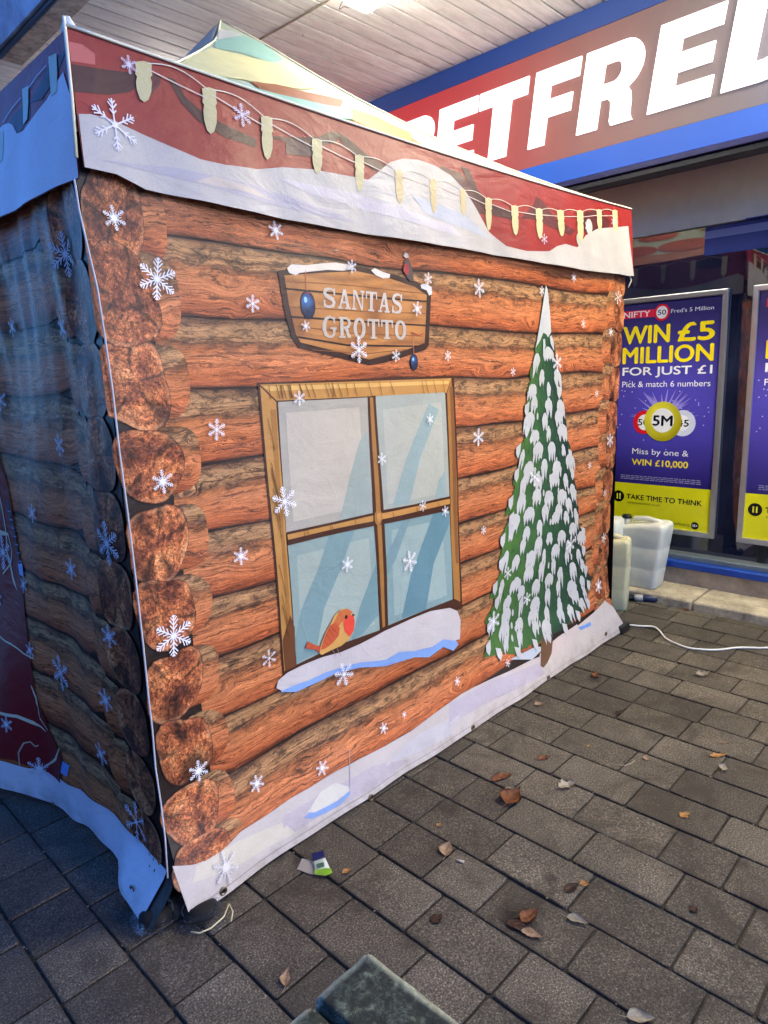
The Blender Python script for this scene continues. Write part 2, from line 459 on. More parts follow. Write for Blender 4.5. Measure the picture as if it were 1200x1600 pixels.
# ================================================================== THE GROUND
def ground_mat():
    k = NT('far_paving'); p = k.pos()
    br = k.n('TexBrick'); br.inputs['Scale'].default_value = 1; br.inputs['Brick Width'].default_value = .3; br.inputs['Row Height'].default_value = .1875
    br.inputs['Mortar Size'].default_value = .006
    br.inputs['Color1'].default_value = (.36, .33, .29, 1); br.inputs['Color2'].default_value = (.42, .39, .34, 1); br.inputs['Mortar'].default_value = (.03, .027, .024, 1)  # unseen far paving kept pale to bounce light onto the ceiling
    k.l(k.mapping(p, rot=(0, 0, R(90))), br.inputs['Vector'])
    k.set(base=br.outputs[0], rough=.85); return k.m
gm = MB()
for X in range(-3, 3):
    for Yq in range(-3, 3): gm.quad((X*100, Yq*100, -.02), ((X+1)*100, Yq*100, -.02), ((X+1)*100, (Yq+1)*100, -.02), (X*100, (Yq+1)*100, -.02))
tag(gm.build('ground', ground_mat()), 'dark paved ground of the shopping precinct stretching away', None, None, 'structure')
jm = NT('joint_grit'); p = jm.pos()
jn = jm.noise(p, 60, 4, .7)
jm.set(base=jm.ramp(jn, [(.35, c(26, 23, 20)), (.6, c(58, 51, 42)), (.8, c(84, 76, 60))]), rough=.95, normal=jm.bump(jn, .5, .004))
tag(MB().box(-4.2, 4.24, -5.2, 8.2, -.018, -.0085).build('pavement', jm.m), 'dark gritty jointing bed under the grey block paving', None, None, 'structure')
pavement = bpy.data.objects['pavement']

STAINS_HOLLOW = [(*pg(px, py)[:2], r_, d_) for px, py, r_, d_ in ((818, 1442, .085, .85), (700, 1262, .07, .6), (640, 1235, .05, .5), (790, 1225, .06, .5), (880, 1068, .08, .5), (930, 1060, .05, .6),
          (860, 1372, .03, .6), (683, 1434, .035, .7), (1160, 1350, .03, .6), (960, 1112, .05, .4), (1090, 1565, .06, .45), (590, 1545, .05, .4), (150, 1500, .06, .35))]
def paver_mat():
    k = NT('concrete_paver'); p = k.pos(); rnd = k.rnd()
    big = k.noise(p, 1.6, 5, .6); mid = k.noise(p, 9, 5, .65)
    sp = k.noise(p, 210, 2, .6); sp2 = k.noise(p, 120, 3, .8)
    tone = k.math('ADD', k.math('MULTIPLY', big, .5), k.math('ADD', k.math('MULTIPLY', mid, .3), k.math('MULTIPLY', rnd, .2)))
    col = k.ramp(tone, [(.33, c(54, 50, 44)), (.5, c(76, 71, 62)), (.68, c(100, 94, 83))])
    col = k.mix(.9, col, k.ramp(sp, [(.36, (.45, .44, .43)), (.5, (.9, .9, .9)), (.62, (1.7, 1.66, 1.6)), (.70, (3.2, 3.1, 3.0))]), 'MULTIPLY')
    col = k.mix(.7, col, k.ramp(sp2, [(.36, (.5, .48, .46)), (.55, (1, 1, 1)), (.68, (1.6, 1.55, 1.5))]), 'MULTIPLY')
    # old dark spill and gum stains, with a broken block's dark hollow painted in as colour
    st = k.ramp(k.noise(p, 3.1, 8, .75, .8), [(.50, (0, 0, 0)), (.62, (1, 1, 1))])
    col = k.mix(k.math('MULTIPLY', st, .68), col, c(46, 39, 31))
    for (sx0, sy0, rad, dep) in STAINS_HOLLOW:
        dv = k.n('VectorMath', operation='DISTANCE'); k.l(p, dv.inputs[0]); dv.inputs[1].default_value = (sx0, sy0, 0)
        dd = k.math('ADD', k.math('DIVIDE', dv.outputs['Value'], rad), k.math('MULTIPLY', k.math('SUBTRACT', mid, .5), 1.6))
        col = k.mix(k.math('MULTIPLY', k.ramp(dd, [(.35, (1, 1, 1)), (1.0, (0, 0, 0))]), dep), col, c(30, 24, 18))
    vo = k.n('TexVoronoi', feature='F1'); vo.inputs['Scale'].default_value = 6.5; k.l(p, vo.inputs['Vector'])
    dots = k.math('SUBTRACT', 1, k.math('MULTIPLY', vo.outputs['Distance'], 13, True), True)
    wc = k.n('SeparateXYZ'); k.l(vo.outputs['Color'], wc.inputs[0])
    gate = k.math('GREATER_THAN', wc.outputs[0], .72)
    col = k.mix(k.math('MULTIPLY', k.math('MULTIPLY', k.ramp(dots, [(.1, (0, 0, 0)), (.5, (1, 1, 1))]), gate), .6), col, c(50, 44, 37))
    # soil caught along the block's edges (UV runs 0..1 over the block face)
    uv = k.n('UVMap'); uv.uv_map = 'UVMap'; s2 = k.n('SeparateXYZ'); k.l(uv.outputs[0], s2.inputs[0])
    ex = k.math('MINIMUM', s2.outputs[0], k.math('SUBTRACT', .1875, s2.outputs[0])); ey = k.math('MINIMUM', s2.outputs[1], s2.outputs[2])
    e = k.math('ADD', ex, k.math('MULTIPLY', k.math('SUBTRACT', mid, .5), .03))
    col = k.mix(k.math('MULTIPLY', k.ramp(e, [(.0, (1, 1, 1)), (.016, (0, 0, 0))]), .5), col, c(48, 41, 34))
    h = k.math('ADD', k.math('MULTIPLY', sp, .5), k.math('MULTIPLY', sp2, .7))
    k.set(base=col, rough=.82, spec=.35, normal=k.bump(h, .7, .003))
    return k.m
M['paver'] = paver_mat()
PW = .1875; GAP = .0075
def paver_mesh(L):
    bm = bmesh.new(); a, b = PW-GAP, L-GAP; e = .0022; d = .035
    lv = [(0, 0, -d), (0, 0, -e), (e, e, 0)]
    rings = []
    for (ix, iy, z) in lv:
        cr = .006+0*ix
        pts = [(ix+cr, iy), (a-ix-cr, iy), (a-ix, iy+cr), (a-ix, b-iy-cr), (a-ix-cr, b-iy), (ix+cr, b-iy), (ix, b-iy-cr), (ix, iy+cr)]
        rings.append([bm.verts.new((x, y, z)) for x, y in pts])
    for r0, r1 in zip(rings, rings[1:]):
        for i in range(8): bm.faces.new((r0[i], r0[(i+1) % 8], r1[(i+1) % 8], r1[i]))
    bm.faces.new(rings[-1])
    uvl = bm.loops.layers.uv.new('UVMap')
    for f in bm.faces:
        for lp in f.loops: lp[uvl].uv = (lp.vert.co.x, lp.vert.co.y)
    me = bpy.data.meshes.new('paver'); bm.to_mesh(me); bm.free(); me.materials.append(M['paver'])
    return me
PM = {}
def pmesh(L):
    L = round(L, 3)
    if L not in PM: PM[L] = paver_mesh(L)
    return PM[L]
known = {-1: [1.043, 1.335], 0: [.838, 1.137, 1.405], 1: [.738, 1.028, 1.232], 2: [.535, .835, 1.13], 3: [.633, .925, 1.22, 1.416],
         4: [.531, .726, 1.026], 5: [.62, .918, 1.215], 6: [.54, .835, 1.03], 8: [.66, .95, 1.22], 9: [.93, 1.223, 1.42], 11: [.92, 1.22]}
stuff_bm = bmesh.new(); n_p = 0
ds = MB()
rp = random.Random(11)
for k in range(-28, 17):
    x = 1.172+k*PW
    js = list(known.get(k, [rp.uniform(.5, .8)]))
    while js[0] > -5: js.insert(0, js[0]-rp.choice((.2, .3, .3, .2, .25)))
    while js[-1] < 8: js.append(js[-1]+rp.choice((.2, .3, .3, .2, .25)))
    for a, b in zip(js, js[1:]):
        L = round(b-a, 3)
        me = pmesh(L)
        q = proj((x+PW/2, (a+b)/2, 0))
        vis = q is not None and -70 < q[0] < 1270 and 850 < q[1] < 1690
        under = (x > .95 and a > 1.9 and x < 3.6)
        dz = rp.uniform(-.0028, .0012); tx, ty = rp.uniform(-.006, .006), rp.uniform(-.006, .006)
        if vis and not under:
            o = bpy.data.objects.new('paver', me); COL.objects.link(o); o.parent = pavement
            o.location = (x+GAP/2, a+GAP/2, dz); o.rotation_euler = (tx, ty, rp.uniform(-.006, .006)); n_p += 1
        else:
            ds.box(x+GAP/2, x+PW-GAP/2, a+GAP/2, b-GAP/2, -.035, dz)
o = ds.build('paver', M['paver'], pavement); tag(o, 'grey concrete paving blocks beyond the near ones', None, None, 'stuff')
print('pavers', n_p)

# ================================================================== SHOP FRONT
M['render'] = plain('beige_render', c(186, 164, 136), .85, var=.25, scale=7, bumps=.4)
M['kerb'] = plain('kerb_concrete', c(168, 158, 136), .85, var=.4, scale=9, bumps=.5)
M['blue_paint'] = plain('blue_gloss_paint', c(20, 62, 150), .35, var=.12, scale=6, bumps=.05)
M['grey_alu'] = plain('grey_aluminium', c(120, 132, 138), .4, .5, var=.15)
M['panel_beige'] = plain('beige_fascia_panel', c(226, 225, 208), .55, var=.08, scale=3, bumps=.08)
M['navy'] = plain('navy_trim', c(24, 24, 74), .35, var=.1)
M['silver'] = plain('silver_snap_frame', c(205, 205, 205), .28, .85, var=.05, bumps=0)
M['black'] = plain('black_plastic', c(20, 20, 22), .35, var=.2, scale=20)
kg = NT('dark_window_glass'); kp = kg.pos()
kg.set(base=kg.ramp(kg.noise(kp, 2.5, 4), [(.35, c(16, 20, 40)), (.7, c(34, 40, 64))]), rough=.03, ior=2.1,
       normal=kg.bump(kg.noise(kp, 1.1, 2), .04, .01)); M['glass'] = kg.m
XG = 4.70
shop = empty('shop_building', (XG, 1, 0), 'betting shop front with dark glass over a beige plinth and blue sill', 'shop')
MB().box(4.58, 5.0, -2.6, 7, -.01, .17).build('plinth_wall', M['render'], shop)
MB().box(4.545, 4.75, -2.6, 7, .172, .218, .004).build('window_sill', M['blue_paint'], shop)
MB().box(4.60, 4.75, -2.6, 7, .2182, .252, .003).build('sill_trim', M['grey_alu'], shop)
for ya in np.arange(-2.6, 7, 1.9):
    MB().box(XG, XG+.012, ya+.025, ya+1.875, .254, 2.372).build('window_pane', M['glass'], shop)
    MB().box(XG-.012, XG+.05, ya-.025+1.9, ya+.025+1.9, .254, 2.372, .003).build('mullion', M['black'], shop)
MB().box(XG-.03, XG+.2, -2.6, 7, 2.376, 3.66).build('transom_panel', M['panel_beige'], shop)
MB().box(XG+.05, 9, -2.6, 7.0, .17, 9).build('wall', plain('shop_brick_render', c(120, 100, 84), .85, var=.2), shop)
# vinyl band stuck on the glass under the transom: blue with a pale stripe
vb = Sheet()
mapx = lambda X: (lambda u, v, wv: np.stack([0*u+X-wv, u, v], -1))
vb.poly([(-2.6, 2.20), (1.66, 2.20), (1.66, 2.372), (-2.6, 2.372)], c(26, 52, 128), 0)
vb.poly([(-2.6, 2.300), (1.66, 2.300), (1.66, 2.345), (-2.6, 2.345)], c(120, 138, 190), .0015)
o = vb.build('window_vinyl', mapx(XG-.002), M['decal_flat'], shop, 0)
MB().box(XG-.035, XG-.015, -2.6, 1.42, 2.373, 2.379).build('glazing_bead', M['blue_paint'], shop)

# stone kerb course along the shop
kerb = empty('kerb', (4.3, 1, 0), 'worn concrete kerb step along the foot of the shop front', 'kerb')
kerb['kind'] = 'structure'; del kerb['category']
ya = -4.0; kp_ = random.Random(3)
while ya < 7:
    MB().box(4.245+kp_.uniform(-.003, .003), 4.578, ya+.004, ya+.905, -.02, .058+kp_.uniform(-.003, .003), .012, 2).build('kerb_stone', M['kerb'], kerb)
    ya += .91

# the illuminated sign
SX = 4.2
sign = empty('shop_sign', (SX, 1.5, 2.7), 'long lit blue and red fascia sign with BETFRED in slanted white capitals', 'sign')
def sign_face(name, stops, es):
    k = NT(name); p = k.pos(); s_ = k.n('SeparateXYZ'); k.l(p, s_.inputs[0])
    f = k.math('DIVIDE', k.math('SUBTRACT', 4.4, s_.outputs[1]), 3.6)
    col = k.ramp(f, stops)
    dirt = k.ramp(k.noise(p, 4, 5, .6), [(.3, (.93, .93, .93)), (.7, (1.02, 1.02, 1.02))])
    col = k.mix(1, col, dirt, 'MULTIPLY')
    k.set(base=k.mix(1, col, (.5, .5, .5), 'MULTIPLY'), rough=.55, emit=col, estr=es); return k.m
M['sign_red'] = sign_face('sign_backlit_red_to_blue', [(0, c(205, 20, 40)), (.2, c(205, 50, 60)), (.38, c(186, 70, 72)), (.58, c(140, 88, 84)), (.78, c(112, 96, 100)), (1, c(66, 84, 118))], .17)
M['sign_blue'] = sign_face('sign_backlit_blue', [(0, c(24, 66, 170)), (.5, c(10, 92, 205)), (1, c(22, 74, 176))], .20)
M['sign_blue_top'] = sign_face('sign_backlit_blue_top', [(0, c(18, 62, 150)), (1, c(22, 74, 160))], .10)
M['sign_white'] = NT('sign_white_letters').set(base=(.85, .85, .87), emit=(.95, .97, 1.0), estr=.52, rough=.55).m
MB().box(SX+.004, XG-.04, -2.6, 5.6, 2.72, 3.638).build('sign_box', M['navy'], sign)
MB().box(SX-.004, SX+.004, -2.6, 5.6, 2.846, 3.512).build('sign_panel', M['sign_red'], sign)
MB().box(SX-.007, SX+.0035, -2.6, 5.6, 2.709, 2.844).build('lower_band', M['sign_blue'], sign)
MB().box(SX-.007, SX+.0035, -2.6, 5.6, 3.514, 3.6385).build('upper_band', M['sign_blue_top'], sign)
MB().box(SX-.012, SX+.06, -2.6, 5.6, 2.672, 2.7075, .004).build('bottom_trim', M['navy'], sign)
MB().box(SX+.005, SX+.10, -2.6, 5.6, 2.635, 2.670, .004).build('bottom_trim', M['black'], sign)
# letters: (t along reading direction 0..1, h 0..1)
def arc(cx, cy, rx, ry, a0, a1, n=10):
    return [(cx+rx*math.cos(R(a0+(a1-a0)*i/n)), cy+ry*math.sin(R(a0+(a1-a0)*i/n))) for i in range(n+1)]
def letter(name, y0, wd, parts):
    """flat-topped plastic letter: parts = list of polygons in letter units"""
    bm = bmesh.new(); H = .437; Z0_ = 2.955; lean = .066
    for pi, poly in enumerate(parts):
        pts = [(y0-t*wd-lean*h+.0, Z0_+h*H) for t, h in poly]
        xf = SX-.016-pi*.0004
        fr = [bm.verts.new((xf, a, b)) for a, b in pts]; bk = [bm.verts.new((SX-.0045, a, b)) for a, b in pts]
        for t in tessellate_polygon([[Vector((a, b, 0)) for a, b in pts]]): bm.faces.new([fr[i] for i in t])
        for i in range(len(pts)):
            j = (i+1) % len(pts); bm.faces.new((fr[i], fr[j], bk[j], bk[i]))
    me = bpy.data.meshes.new(name); bmesh.ops.recalc_face_normals(bm, faces=bm.faces); bm.to_mesh(me); bm.free()
    return link(name, me, M['sign_white'], sign)
sv = .40
Epoly = [(0, 0), (1, 0), (1, .235), (sv, .235), (sv, .39), (.93, .39), (.93, .61), (sv, .61), (sv, .765), (1, .765), (1, 1), (0, 1)]
Fpoly = [(0, 0), (.38, 0), (.38, .36), (.90, .36), (.90, .59), (.38, .59), (.38, .765), (1, .765), (1, 1), (0, 1)]
Tpoly = [(.31, 0), (.69, 0), (.69, .765), (1, .765), (1, 1), (0, 1), (0, .765), (.31, .765)]
def Dparts():
    out = [(0, 1), (0, 0), (.5, 0)]+arc(.5, .5, .5, .5, -90, 90, 14)[1:]
    inn = [(.38, .77), (.48, .77)]+arc(.48, .5, .16, .27, 90, -90, 10)[1:]+[(.38, .23)]
    left = [(0, 0), (.38, 0), (.38, 1), (0, 1)]
    o_ = [(.3802, 1), (.5, 1)]+arc(.5, .5, .5, .5, 90, -90, 14)[1:]+[(.3802, 0), (.3802, .23)]+arc(.48, .5, .16, .27, -90, 90, 10)+[(.3802, .77)]
    return [left, o_]
def Rparts():
    left = [(0, 0), (.36, 0), (.36, 1), (0, 1)]
    bowl = [(.3602, 1), (.66, 1)]+arc(.66, .70, .34, .30, 90, -60, 12)[1:]+[(.80, .42), (.86, .36), (.89, .25), (.90, .10), (.93, .03), (.96, 0), (.60, 0), (.565, .06), (.56, .2), (.54, .30), (.48, .345), (.3602, .35),
            (.3602, .54)]+[(.52, .54)]+arc(.54, .66, .115, .12, -90, 90, 8)+[(.3602, .78)]
    return [left, bowl]
def Bparts():
    left = [(0, 0), (.36, 0), (.36, 1), (0, 1)]
    b_ = [(.3602, 1), (.66, 1)]+arc(.64, .75, .32, .25, 90, -65, 10)[1:]+arc(.66, .28, .34, .28, 70, -90, 12)+[(.3602, 0), (.3602, .20), (.56, .20)]+arc(.56, .31, .12, .11, -90, 90, 6)+[(.3602, .42), (.3602, .60), (.54, .60)]+arc(.54, .70, .11, .10, -90, 90, 6)+[(.3602, .80)]
    return [left, b_]
letter('letter', 3.835, .37, Bparts()); letter('letter', 3.438, .342, [Epoly]); letter('letter', 3.078, .384, [Tpoly])
letter('letter', 2.640, .315, [Fpoly]); letter('letter', 2.290, .375, Rparts()); letter('letter', 1.842, .347, [Epoly])
letter('letter', 1.440, .39, Dparts())

# posters in snap frames on the glass
PZ0, PZ1, PYL, PYR = .375, 1.985, 2.262, 1.488
XP = XG-.018
def purple(u, v):
    t = min(1, max(0, (v-.66)/1.3)); e = abs((u-1.875)/.38)
    a = np.array(c(40, 34, 90)); b = np.array(c(84, 76, 190)); q = math.exp(-((v-1.25)/.42)**2)*(1-.35*e)
    return tuple(a*(1-q)+b*q + (t-.4)*.02)
def build_poster():
    root = empty('poster_frame', (XP, (PYL+PYR)/2, PZ0), 'purple and yellow prize-draw poster in a silver frame behind the white jerry cans', 'poster', 'framed posters on the shop window')
    bd = MB(); t = .036
    bd.box(XP-.014, XP+.012, PYR, PYR+t, PZ0, PZ1, .005, 2); bd.box(XP-.014, XP+.012, PYL-t, PYL, PZ0, PZ1, .005, 2)
    bd.box(XP-.0142, XP+.0122, PYR+.002, PYL-.002, PZ0-.0005, PZ0+t, .005, 2); bd.box(XP-.0142, XP+.0122, PYR+.002, PYL-.002, PZ1-t, PZ1+.0005, .005, 2)
    bd.build('frame', M['silver'], root, False)
    s = Sheet(); a, b, lo, hi = PYR+t-.002, PYL-t+.002, PZ0+t-.002, PZ1-t+.002
    s.poly([(b, .705), (a, .705), (a, hi), (b, hi)], purple, 0)
    s.poly([(b, lo), (a, lo), (a, .7045), (b, .7045)], c(226, 222, 26), 0)
    mp = mapx(XP-.0005)
    yc = 1.868
    def T(body, yl, yr, z0, z1, col, bold=.02, w=.001, sp=1.0):
        q = [(yl, z1), (yr, z1), (yr, z0), (yl, z0)]
        tt_ = text_tris(body, min(bold, .012), 1, sp); e_ = bold*(z1-z0)*.9
        offs = [(0, 0)] if bold < .015 else [(0, 0), (e_, 0), (-e_, 0), (0, e_*.8), (0, -e_*.8)]
        for oi, (ox, oy) in enumerate(offs): s.tris([[(lambda g_: (g_[0]+ox, g_[1]+oy))(bil(q, *p_)) for p_ in tt] for tt in tt_], col, w+oi*3e-5)
    Wt, Ye = c(238, 238, 240), c(250, 226, 30)
    # top logo row
    s.poly([(2.185, 1.852), (1.955, 1.852), (1.955, 1.902), (2.185, 1.902)], c(225, 40, 70), .0006)
    T('NIFTY', 2.170, 1.985, 1.858, 1.896, Wt, .03)
    s.ell(1.905, 1.876, .052, .055, c(215, 30, 50), .0012, 24); s.ell(1.905, 1.876, .038, .041, Wt, .0018, 24)
    T('50', 1.932, 1.878, 1.860, 1.892, c(30, 40, 80), .03, .0024)
    T("Fred's 5 Million", 1.845, 1.575, 1.866, 1.892, Wt, .012)
    T('WIN', 2.165, 1.850, 1.682, 1.795, Ye, .05); T('£5', 1.790, 1.565, 1.682, 1.795, Ye, .05)
    T('MILLION', 2.165, 1.565, 1.548, 1.655, Ye, .05)
    T('FOR JUST £1', 2.165, 1.565, 1.450, 1.520, Wt, .03)
    T('Pick & match 6 numbers', 2.165, 1.570, 1.385, 1.425, Wt, .0)
    # rays and sparks
    rr = random.Random(5)
    for i in range(34):
        an = R(rr.uniform(8, 172)); r1 = rr.uniform(.17, .25)
        s.rib([(yc+math.cos(an)*.11, 1.15+math.sin(an)*.13), (yc+math.cos(an)*r1, 1.15+math.sin(an)*r1)], [.014, .001], c(150, 140, 220), .0006+i*1e-5)
    for i in range(40): s.ell(yc+rr.uniform(-.33, .33), 1.22+rr.gauss(0, .12), .004, .004, c(205, 200, 245), .0012, 6)
    s.ell(yc+.13, 1.142, .078, .082, c(212, 28, 40), .0014, 28); s.ell(yc+.125, 1.142, .05, .055, Wt, .0018, 20); T('50', yc+.172, yc+.10, 1.12, 1.165, c(20, 20, 30), .03, .0022)
    s.ell(yc-.135, 1.142, .084, .088, c(206, 212, 232), .0014, 28); s.ell(yc-.125, 1.142, .055, .055, Wt, .0018, 20); T('45', yc-.098, yc-.175, 1.12, 1.165, c(20, 20, 30), .03, .0022)
    def yel(u, v):
        d = math.hypot((u-yc-.03)/.14, (v-1.20)/.15); q = max(0, 1-d*.75); a_ = np.array(c(150, 140, 14)); b_ = np.array(c(244, 234, 70)); return tuple(a_*(1-q)+b_*q)
    n = 32
    ring = [(yc+.128*math.cos(2*math.pi*i/n), 1.150+.136*math.sin(2*math.pi*i/n)) for i in range(n)]
    s.poly(ring, yel, .0028)
    s.ell(yc, 1.158, .078, .083, c(236, 236, 238), .0036, 28)
    T('5M', yc+.066, yc-.066, 1.122, 1.190, c(22, 22, 30), .05, .0042)
    T('Miss by one &', 2.075, 1.685, .905, .958, Wt, .004)
    T('WIN £10,000', 2.075, 1.685, .832, .882, Ye, .03)
    for j, z in enumerate((.757, .745, .733)):
        y = 2.155
        while y > 1.60:
            L = rr.uniform(.012, .04); s.poly([(y, z), (y-L, z), (y-L, z+.005), (y, z+.005)], c(150, 148, 190), .001); y -= L+.006
    s.ell(2.165, .602, .042, .042, c(20, 20, 18), .001, 24)
    for q in (.010, -.010): s.poly([(2.165+q+.005, .582), (2.165+q-.005, .582), (2.165+q-.005, .622), (2.165+q+.005, .622)], c(236, 232, 60), .0016)
    T('TAKE TIME TO THINK', 2.105, 1.58, .588, .624, c(22, 22, 18), .035)
    T('taketimetothink.co.uk', 2.10, 1.86, .556, .572, c(90, 88, 20), 0)
    T('GambleAware', 1.83, 1.655, .438, .460, c(80, 78, 20), 0)
    s.ell(1.618, .448, .026, .026, c(20, 20, 18), .001, 18); T('18+', 1.636, 1.600, .440, .457, Wt, .02, .0016)
    s.build('poster', mp, M['poster'], root, .08)
    return root
p1 = build_poster()
def copy_thing(o, dloc, label):
    r = o.copy(); COL.objects.link(r); r.location = Vector(o.location)+Vector(dloc); r['label'] = label
    for ch in o.children:
        q = ch.copy(); COL.objects.link(q); q.parent = r
    return r
copy_thing(p1, (0, -.912, 0), 'purple and yellow prize-draw poster in a silver frame cut off by the right edge')

# ================================================================== CANOPY
ZC = 3.642
kc = NT('white_painted_boards'); cp = kc.pos(); cr_ = kc.rnd()
cf = kc.noise(kc.mapping(cp, (1, 6, 1)), 5, 6, .65); cm_ = kc.noise(kc.mapping(cp, (1, 3, 1)), 2.2, 6, .7, .5)
ccol = kc.ramp(cf, [(.3, c(214, 214, 210)), (.6, c(243, 243, 240))])
ccol = kc.mix(1.0, ccol, kc.ramp(cr_, [(0, (.86, .86, .85)), (1, (1.04, 1.04, 1.03))]), 'MULTIPLY')
ccol = kc.mix(kc.math('MULTIPLY', kc.ramp(cm_, [(.60, (0, 0, 0)), (.68, (1, 1, 1))]), .4), ccol, c(160, 148, 128))
fl = kc.ramp(kc.noise(cp, 19, 6, .75, .7), [(.655, (0, 0, 0)), (.675, (1, 1, 1))])
ccol = kc.mix(kc.math('MULTIPLY', fl, .65), ccol, c(92, 78, 66))
kc.set(base=ccol, rough=.6, normal=kc.bump(cf, .35, .004)); M['board'] = kc.m
canopy = empty('canopy', (3.0, 2, ZC), 'concrete canopy over the pavement with a white boarded underside and blue fascia', 'canopy')
MB().box(1.96, XG-.04, -3.2, 9, ZC+.016, 4.15).build('roof_slab', plain('canopy_concrete', c(120, 112, 100), .9), canopy)
bw = .124; y = -3.2; brd = random.Random(2)
while y < 9:
    xa = 1.955 if y < 5.05 else 1.30
    MB().box(xa, 4.40 if y > -6 else 4.2, y+.005, y+bw-.006, ZC+brd.uniform(-.001, .0015), ZC+.02, .003).build('board', M['board'], canopy)
    y += bw
kb = NT('rough_concrete'); bp = kb.pos(); b1 = kb.noise(bp, 14, 7, .75); b2 = kb.noise(bp, 55, 4, .7)
bcol = kb.ramp(b1, [(.32, c(120, 112, 104)), (.5, c(176, 168, 156)), (.68, c(214, 206, 192))])
bcol = kb.mix(kb.ramp(b2, [(.62, (0, 0, 0)), (.7, (1, 1, 1))]), bcol, c(46, 40, 36))
kb.set(base=bcol, rough=.9, normal=kb.bump(b1, .8, .01)); M['conc'] = kb.m
MB().box(1.815, 1.951, -3.2, 5.05, 3.60, 4.14, .006).build('edge_beam', M['conc'], canopy)
MB().box(1.796, 1.8135, -3.2, 5.06, 3.602, 3.625).build('gap_strip', M['black'], canopy)  # black strip stands in for the dark gap under the fascia
MB().box(1.776, 1.8145, -3.2, 5.07, 3.627, 4.35, .003).build('fascia', plain('worn_blue_paint', c(168, 186, 205), .5, var=.3, scale=5), canopy)
MB().box(1.2, 1.97, 5.25, 9, ZC+.022, 4.15).build('roof_slab', M['conc'], canopy)
MB().box(1.15, 1.60, 5.9, 6.2, 3.3, 3.62, .01).build('bracket', M['conc'], canopy)

# fluorescent battens on the boards: the near end of one shows at the top edge, two more are added unseen to brighten the ceiling and shop front
M['housing'] = plain('lamp_housing', c(200, 200, 195), .5)
M['lit'] = NT('lit_diffuser').set(base=(.9, .9, .88), emit=(1, .95, .84), estr=13.0, rough=.4).m
M['lit2'] = NT('added_diffuser_warm').set(base=(.9, .9, .88), emit=(1, .88, .64), estr=74.0, rough=.4).m
def batten(xc, y0, y1, mt, label):
    lamp = empty('strip_light', (xc, (y0+y1)/2, 3.6), label, 'light', 'strip lights under the canopy')
    MB().box(xc-.075, xc+.075, y0+.01, y1-.01, 3.596, ZC-.002, .008).build('housing', M['housing'], lamp)
    MB().box(xc-.09, xc+.09, y0, y1, 3.505, 3.595, .02, 3).build('diffuser', mt, lamp, True)
    for xa in (xc-.111, xc+.104): MB().box(xa, xa+.007, y1-.30, y1-.27, 3.53, 3.60, .002).build('end_clip', M['black'], lamp)
batten(2.955, 1.73, 2.965, M['lit'], 'lit white fluorescent strip light on the canopy boards at the top edge of the picture')
batten(2.955, 4.75, 5.985, M['lit'], 'lit fluorescent strip light of the same row hidden behind the gazebo roof')
batten(3.75, -.45, .82, M['lit2'], 'lit fluorescent strip light out of the picture whose glare shows in the shop glass')
cab = MB().tube([(2.95, 3.0, 3.628), (2.96, 3.2, 3.630), (2.945, 3.6, 3.628), (2.93, 3.9, 3.630), (2.94, 4.6, 3.628), (2.93, 5.4, 3.63)], .006, 6)
tag(cab.build('power_cable', M['kerb'], None, True), 'thin grey cable clipped along the canopy boards to the strip light', 'cable')
for i, (a, b) in enumerate(((3.15, .028), (2.72, -.02))):
    loop = [(3.06+.03*math.cos(t), a+.035*math.sin(t), 3.622+.014*math.sin(2*t)) for t in np.linspace(0, 5.4, 12)]
    tag(MB().tube(loop, .0018, 5).build('wire_clip', M['black'], None, True), ('bent wire hanging from the boards at the tip of the strip light', 'stray wire loop on the boards beside the strip light')[i], 'wire')

# ================================================================== THE GAZEBO
gaz = empty('gazebo', (2.24, 3.22, 0), 'pop-up gazebo printed as a snowy log cabin with window, fir tree and SANTAS GROTTO sign', 'gazebo')
BRN = c(30, 16, 10); WHT = c(180, 173, 168)
# line heights between logs, measured at the left and right end
LL = [2.13, 1.922, 1.729, 1.529, 1.321, 1.108, .912, .729, .528, .338, .110]
LR = [2.12, 1.909, 1.701, 1.508, 1.313, 1.109, .905, .758, .560, .380, .200]
rl = random.Random(21)
wob = [[(rl.uniform(1.2, 2.5), rl.uniform(0, 6), rl.uniform(.003, .008)), (rl.uniform(4, 7), rl.uniform(0, 6), rl.uniform(.001, .003))] for _ in LL]
def line(i, x):
    t = (np.asarray(x, float)-.95)/2.5
    z = LL[i]*(1-t)+LR[i]*t
    for f, ph, a in wob[i]: z = z+a*np.sin(f*x*2+ph)
    return z
# base cloth of the front
nx, nz = 110, 84
U, V = np.meshgrid(np.linspace(0, 1, nx), np.linspace(0, 1, nz), indexing='ij')
lift = .018*np.exp(-((.76+2.9*U-.78)/.28)**2)
zz = .008+lift+V*(2.13-lift)
xl_ = .757+.022*sstep(2.1, 1.6, zz); xr_ = 3.705-.062*(2.0-np.minimum(zz, 2))/1.0 + .085*(1-sstep(.03, .2, zz))
X = xl_*(1-U)+xr_*U
me = grid_mesh('front_panel', np.stack([X, Yf(X, zz), zz], -1))
ca = me.color_attributes.new('Col', 'FLOAT_COLOR', 'CORNER'); ca.data.foreach_set('color', list((*BRN, 1))*len(me.loops))
front = link('front_panel', me, M['print'], gaz)
def right_edge(z): return 3.705-.062*(2.0-min(z, 2)) + .085*float(1-sstep(.03, .2, z)) - .001

